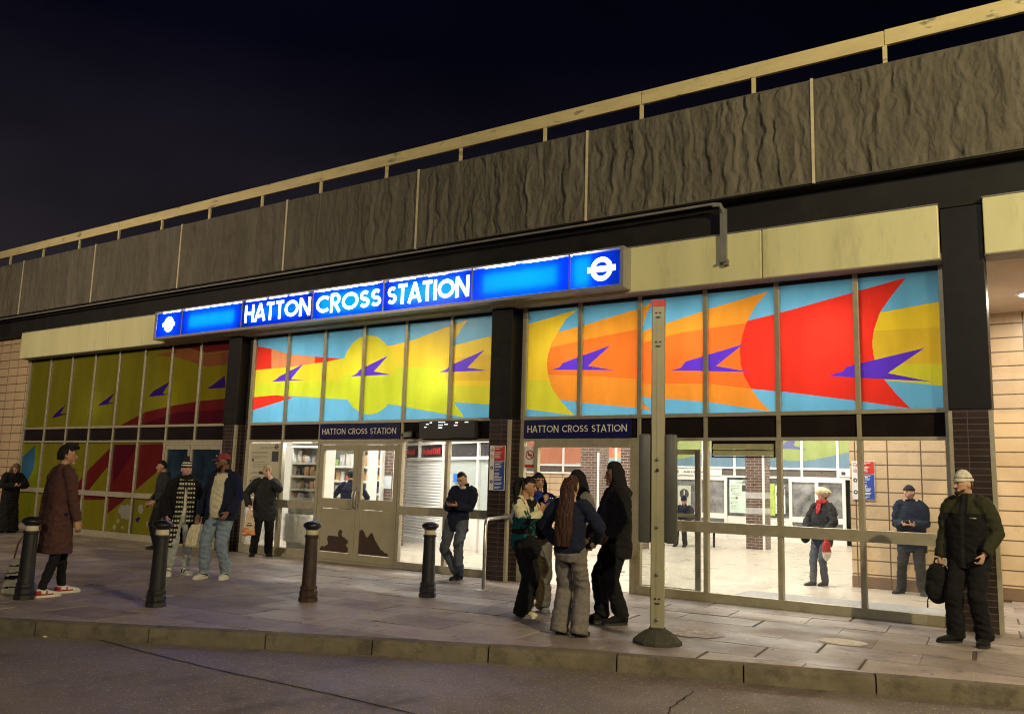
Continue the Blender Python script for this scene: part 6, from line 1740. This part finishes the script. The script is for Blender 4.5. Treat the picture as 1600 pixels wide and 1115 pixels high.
# ------------------------------------------------------------------ bollards
m_band = mat('reflective_white_band', (.62, .55, .38, 1), .4, 0, .08, 12)
m_rusty = mat('rust_brown_iron', (.040, .022, .017, 1), .55, 0, .4, 12, bump=.3)
m_bblack = mat('bollard_black_paint', (.016, .016, .018, 1), .42, 0, .35, 14, bump=.3, bscale=70, dirt=(.045, .03, .022, 1), dirt_amt=(.6, .8), dirt_scale=6)
def bollard(label, x, y, h, lean=(0, 0), shaft=None):
    t = thing('bollard', label, 'bollard', (x, y, 0), random.uniform(0, 1), 'iron bollards along the kerb')
    t.rotation_euler = (lean[0], lean[1], 0)
    k = h/.985
    MB().lathe([(.118, -.03), (.118, .05*k), (.104, .06*k), (.112, .075*k), (.112, .125*k), (.098, .14*k), (.104, .15*k), (.104, .185*k), (.088, .20*k)], n=8).build('base', shaft or m_bblack, t)
    MB().lathe([(.090, .18*k), (.088, .30*k), (.078, .775*k), (.090, .785*k), (.090, .805*k), (.072, .815*k)], n=28).build('shaft', shaft or m_bblack, t, smooth=35)
    MB().lathe([(.074, .812*k), (.076, .818*k), (.076, .868*k), (.072, .873*k)], n=28).build('band', m_band, t, smooth=35)
    MB().lathe([(.074, .872*k), (.086, .885*k), (.112, .912*k), (.117, .925*k), (.115, .938*k), (.098, .957*k), (.06, .977*k), (.02, .985*k)], n=28).build('cap', m_black, t, smooth=50)
    return t
bollard('black bollard standing in front of the striped tote and burgundy coat', -10.69, -6.14, .975, (0, R(.8)))
bollard('black bollard in front of the woman in the striped bobble hat', -9.12, -5.43, .995, (0, R(.7)))
bollard('black bollard with rusty brown shaft in front of the shop doors', -8.23, -3.89, .995, (0, 0), m_rusty)
bollard('black bollard in front of the panes left of the leaning man', -7.46, -2.47, .995)

# ------------------------------------------------------------------ stainless rail beside the column
t = thing('guard_rail', 'short stainless steel rail bent over to the brick column', 'rail', (-7.33, -1.36, 0))
ex, ey = -7.74+7.33, -.20+1.36
MB().tube([(0, 0, .01), (0, 0, .93), (ex*.03, ey*.03, .985), (ex*.09, ey*.09, 1.01), (ex*.97, ey*.97, 1.01)], .026, 14).build('rail', m_steel, t, smooth=50)
MB().lathe([(.12, 0), (.118, .012), (.05, .022), (.03, .03)], n=28).build('base_plate', m_steel, t, smooth=40)
MB().obox((ex*.98, ey*.98, 1.01), (.05, 0, 0), (0, .008, 0), (0, 0, .05)).build('wall_plate', m_steel, t)

# ------------------------------------------------------------------ bus stop post with two timetable cases
m_post = mat('putty_galvanised_post', (.33, .31, .20, 1), .45, .15, .15, 4, dirt=(.18, .16, .11, 1), dirt_amt=(.58, .8), dirt_scale=3, stretch=(1, 1, .3))
m_case = mat('grey_timetable_case', (.062, .066, .062, 1), .45, 0, .15, 5)
m_rub = mat('rubber_foot', (.045, .045, .035, 1), .9, 0, .25, 12, bump=.5, bscale=60)
ang = math.atan2(-(-DEPTH+3.48), -(-3.67))   # not used for aiming, only the post's own turn
t = thing('bus_stop_post', 'tall putty coloured bus stop post with two grey timetable cases and a domed rubber foot', 'post', (-3.67, -3.48, 0), R(19))
mb = MB()
pr = [(-.068, -.03), (-.06, -.045), (.06, -.045), (.068, -.03), (.068, .04), (-.068, .04)]
mb.ring_loft([[(x, y, z) for x, y in pr] for z in (.06, 3.43)])
mb.box(-.012, .012, -.049, -.0455, .2, 3.3)
mb.build('pole', m_post, t, smooth=30)
mb = MB().ring_loft([[(x*1.04, y*1.06, z) for x, y in pr] for z in (3.43, 3.50)]); mb.build('red_cap', m_red, t)
for z in (3.34, 3.03, .42):
    mb = MB()
    for sx in (-1, 1): mb.add([(sx*.020+.014*math.cos(2*math.pi*i/12), -.0505, z+.02+.009*math.sin(2*math.pi*i/12)) for i in range(12)], [list(range(12))])
    mb.add([(.028*math.cos(a), -.0505, z-.018+.02*math.sin(a)) for a in [math.pi+math.pi*i/10 for i in range(11)]], [list(range(11))])
    mb.build('slot', m_dark, t)
for z in (1.83, 1.72, 1.15, .68, .24):
    MB().tube([(0, -.0455, z), (0, -.06, z)], .017, 10).build('bolt', m_gutter if z != 1.72 else m_dark, t)
MB().lathe([(.245, 0), (.245, .035), (.20, .075), (.13, .125), (.085, .145), (.08, .16)], n=12).build('foot', m_rub, t)
for s in (-1, 1):
    MB().box(*(sorted((s*.07, s*.195))), -.03, .055, .985, 2.09, bev=.02).build('timetable_case', m_case, t, smooth=40)

# ------------------------------------------------------------------ litter on the road by the kerb
for n, (x, y, s) in enumerate(((-8.87, -6.83, .032), (-8.76, -6.70, .045))):
    o = MB().ball((0, 0, .3), 1, .7, .32, fn=lambda u: V((u.x, .7*u.y, .34*u.z))*(1+.25*noise.noise(u*1.7+V((n*4., 0, 0))))).build('litter_crust', mat('stale_crust', (.55, .45, .26, 1), .8, 0, .2, 20), smooth=60)
    o.location = (x, y, ROADZ+.001); o.scale = (s, s, s)
    tag(o, ['smaller pale crust of litter in the gutter under the kerb', 'bigger pale crust of litter in the gutter under the kerb'][n], 'litter')
# a handful of fallen leaves and scraps on the slabs
def scrap(x, y, s, label, c):
    mb = MB(); rr = random.Random(int(x*100)); vs = [(s*(.6+.5*rr.random())*math.cos(2*math.pi*k/9), s*(.5+.4*rr.random())*math.sin(2*math.pi*k/9), .006+.010*rr.random()) for k in range(9)]
    mb.add(vs+[(0, 0, .02)], [(k, (k+1) % 9, 9) for k in range(9)])
    o = mb.build('paper_scrap', c); o.location = (x, y, 0); tag(o, label, 'litter')
scrap(-8.35, -1.05, .13, 'flat dark scrap lying on the slabs near the leaning man', mat('wet_dark_card', (.02, .018, .016, 1), .6))

# ------------------------------------------------------------------ night sky, street lamps, camera
w = bpy.data.worlds.new('World'); SC.world = w; w.use_nodes = True
nt = w.node_tree; bg = nt.nodes['Background']
sky = N(nt, 'ShaderNodeTexSky', sky_type='NISHITA'); sky.sun_disc = False; sky.sun_elevation = R(-6); sky.sun_rotation = R(-60)
tc = N(nt, 'ShaderNodeTexCoord'); sp = N(nt, 'ShaderNodeSeparateXYZ'); nt.links.new(tc.outputs['Generated'], sp.inputs[0])
gl = ramp(nt, sp.outputs[2], .10, .46, (.0225, .0185, .0225, 1), (.0016, .0016, .0058, 1))
wd = N(nt, 'ShaderNodeMath', operation='MULTIPLY_ADD'); wd.inputs[1].default_value = -.6; wd.inputs[2].default_value = .45; nt.links.new(sp.outputs[0], wd.inputs[0])
west = mix_rgb(nt, wd.outputs[0], (.14, .15, .26, 1), (1, 1, 1, 1))
gl = mix_rgb(nt, 1., gl, west, 'MULTIPLY')
cl = N(nt, 'ShaderNodeTexNoise'); cl.inputs['Scale'].default_value = 3.2; cl.inputs['Detail'].default_value = 6
mpw = N(nt, 'ShaderNodeMapping'); mpw.inputs['Scale'].default_value = (1, 1, 2.6)
nt.links.new(tc.outputs['Generated'], mpw.inputs[0]); nt.links.new(mpw.outputs[0], cl.inputs['Vector'])
gl = mix_rgb(nt, 1., gl, ramp(nt, cl.outputs['Fac'], .3, .72, (.72, .72, .74, 1), (1.35, 1.32, 1.28, 1)), 'MULTIPLY')
tot = mix_rgb(nt, 1., gl, mix_rgb(nt, 1., sky.outputs[0], (.02, .02, .02, 1), 'MULTIPLY'), 'ADD')
nt.links.new(tot, bg.inputs[0]); bg.inputs[1].default_value = 1.

m_lamp = mat('street_lamp_steel', (.25, .25, .25, 1), .5, .4)
def street_lamp(x, y, h, p, col, label, aim, cone=160, blend=.6):
    t = thing('street_lamp', label, 'street lamp', (x, y, ROADZ))
    a = V((aim[0]-x, aim[1]-y, 0)).normalized()
    MB().tube([(0, 0, 0), (0, 0, h*.5), (0, 0, h)], [.09, .07, .05], 12).build('column', m_lamp, t, smooth=50)
    MB().tube([(0, 0, h-.05), a*.4+V((0, 0, h+.1)), a*1.2+V((0, 0, h+.15))], .04, 10).build('arm', m_lamp, t, smooth=50)
    MB().tube([a*1.1+V((0, 0, h+.17)), a*1.7+V((0, 0, h+.2))], .12, 14, flat=.45).build('lamp_head', m_lamp, t, smooth=50)
    l = bpy.data.lights.new('lamp', 'SPOT'); l.energy = p; l.color = col; l.shadow_soft_size = .12; l.spot_size = R(cone); l.spot_blend = blend
    o = bpy.data.objects.new('lamp', l); COL.objects.link(o); o.parent = t
    pos = a*1.42+V((0, 0, h+.10)); o.location = pos
    d = V((aim[0], aim[1], aim[2]))-(pos+V((x, y, ROADZ))); o.rotation_euler = d.to_track_quat('-Z', 'Y').to_euler()
    return t
street_lamp(8.5, -10.5, 8.2, 8200, (1, .80, .42), 'steel street lamp across the road to the right, behind the photographer', (-3, 0, 4))
street_lamp(-21, -17.5, 7.8, 7500, (1, .78, .54), 'steel street lamp across the road to the left, behind the photographer', (-19, 0, 3.6), 74, 1.)

street_lamp(1.5, -20, 9, 2900, (1, .89, .78), 'tall steel street lamp far behind the photographer across the road', (-7, 0, 1))
cam_d = bpy.data.cameras.new('camera'); cam_o = bpy.data.objects.new('camera', cam_d); COL.objects.link(cam_o)
yaw, pit, rol = 0.59281445, 0.14604652, 0.02960159
fw = V((-math.sin(yaw)*math.cos(pit), math.cos(yaw)*math.cos(pit), math.sin(pit)))
r_ = V((math.cos(yaw), math.sin(yaw), 0)); u_ = r_.cross(fw)
r2 = r_*math.cos(rol)+u_*math.sin(rol); u2 = -r_*math.sin(rol)+u_*math.cos(rol)
M4 = Matrix((r2, u2, -fw)).transposed().to_4x4(); M4.translation = V((0, -DEPTH, 1.55))
cam_o.matrix_world = M4
cam_d.sensor_width = 36; cam_d.sensor_fit = 'HORIZONTAL'; cam_d.lens = 1332.2337/1600*36; cam_d.clip_end = 1000; cam_d.clip_start = .1
SC.camera = cam_o
SC.view_settings.view_transform = 'Standard'; SC.view_settings.look = 'None'; SC.view_settings.exposure = 0; SC.view_settings.gamma = 1
SC.render.engine = 'CYCLES'
cy = SC.cycles
cy.use_denoising = True; cy.filter_width = 1.1
cy.max_bounces = 8; cy.diffuse_bounces = 4; cy.glossy_bounces = 3; cy.transmission_bounces = 4; cy.transparent_max_bounces = 12
cy.sample_clamp_indirect = 6; cy.caustics_reflective = False; cy.caustics_refractive = False
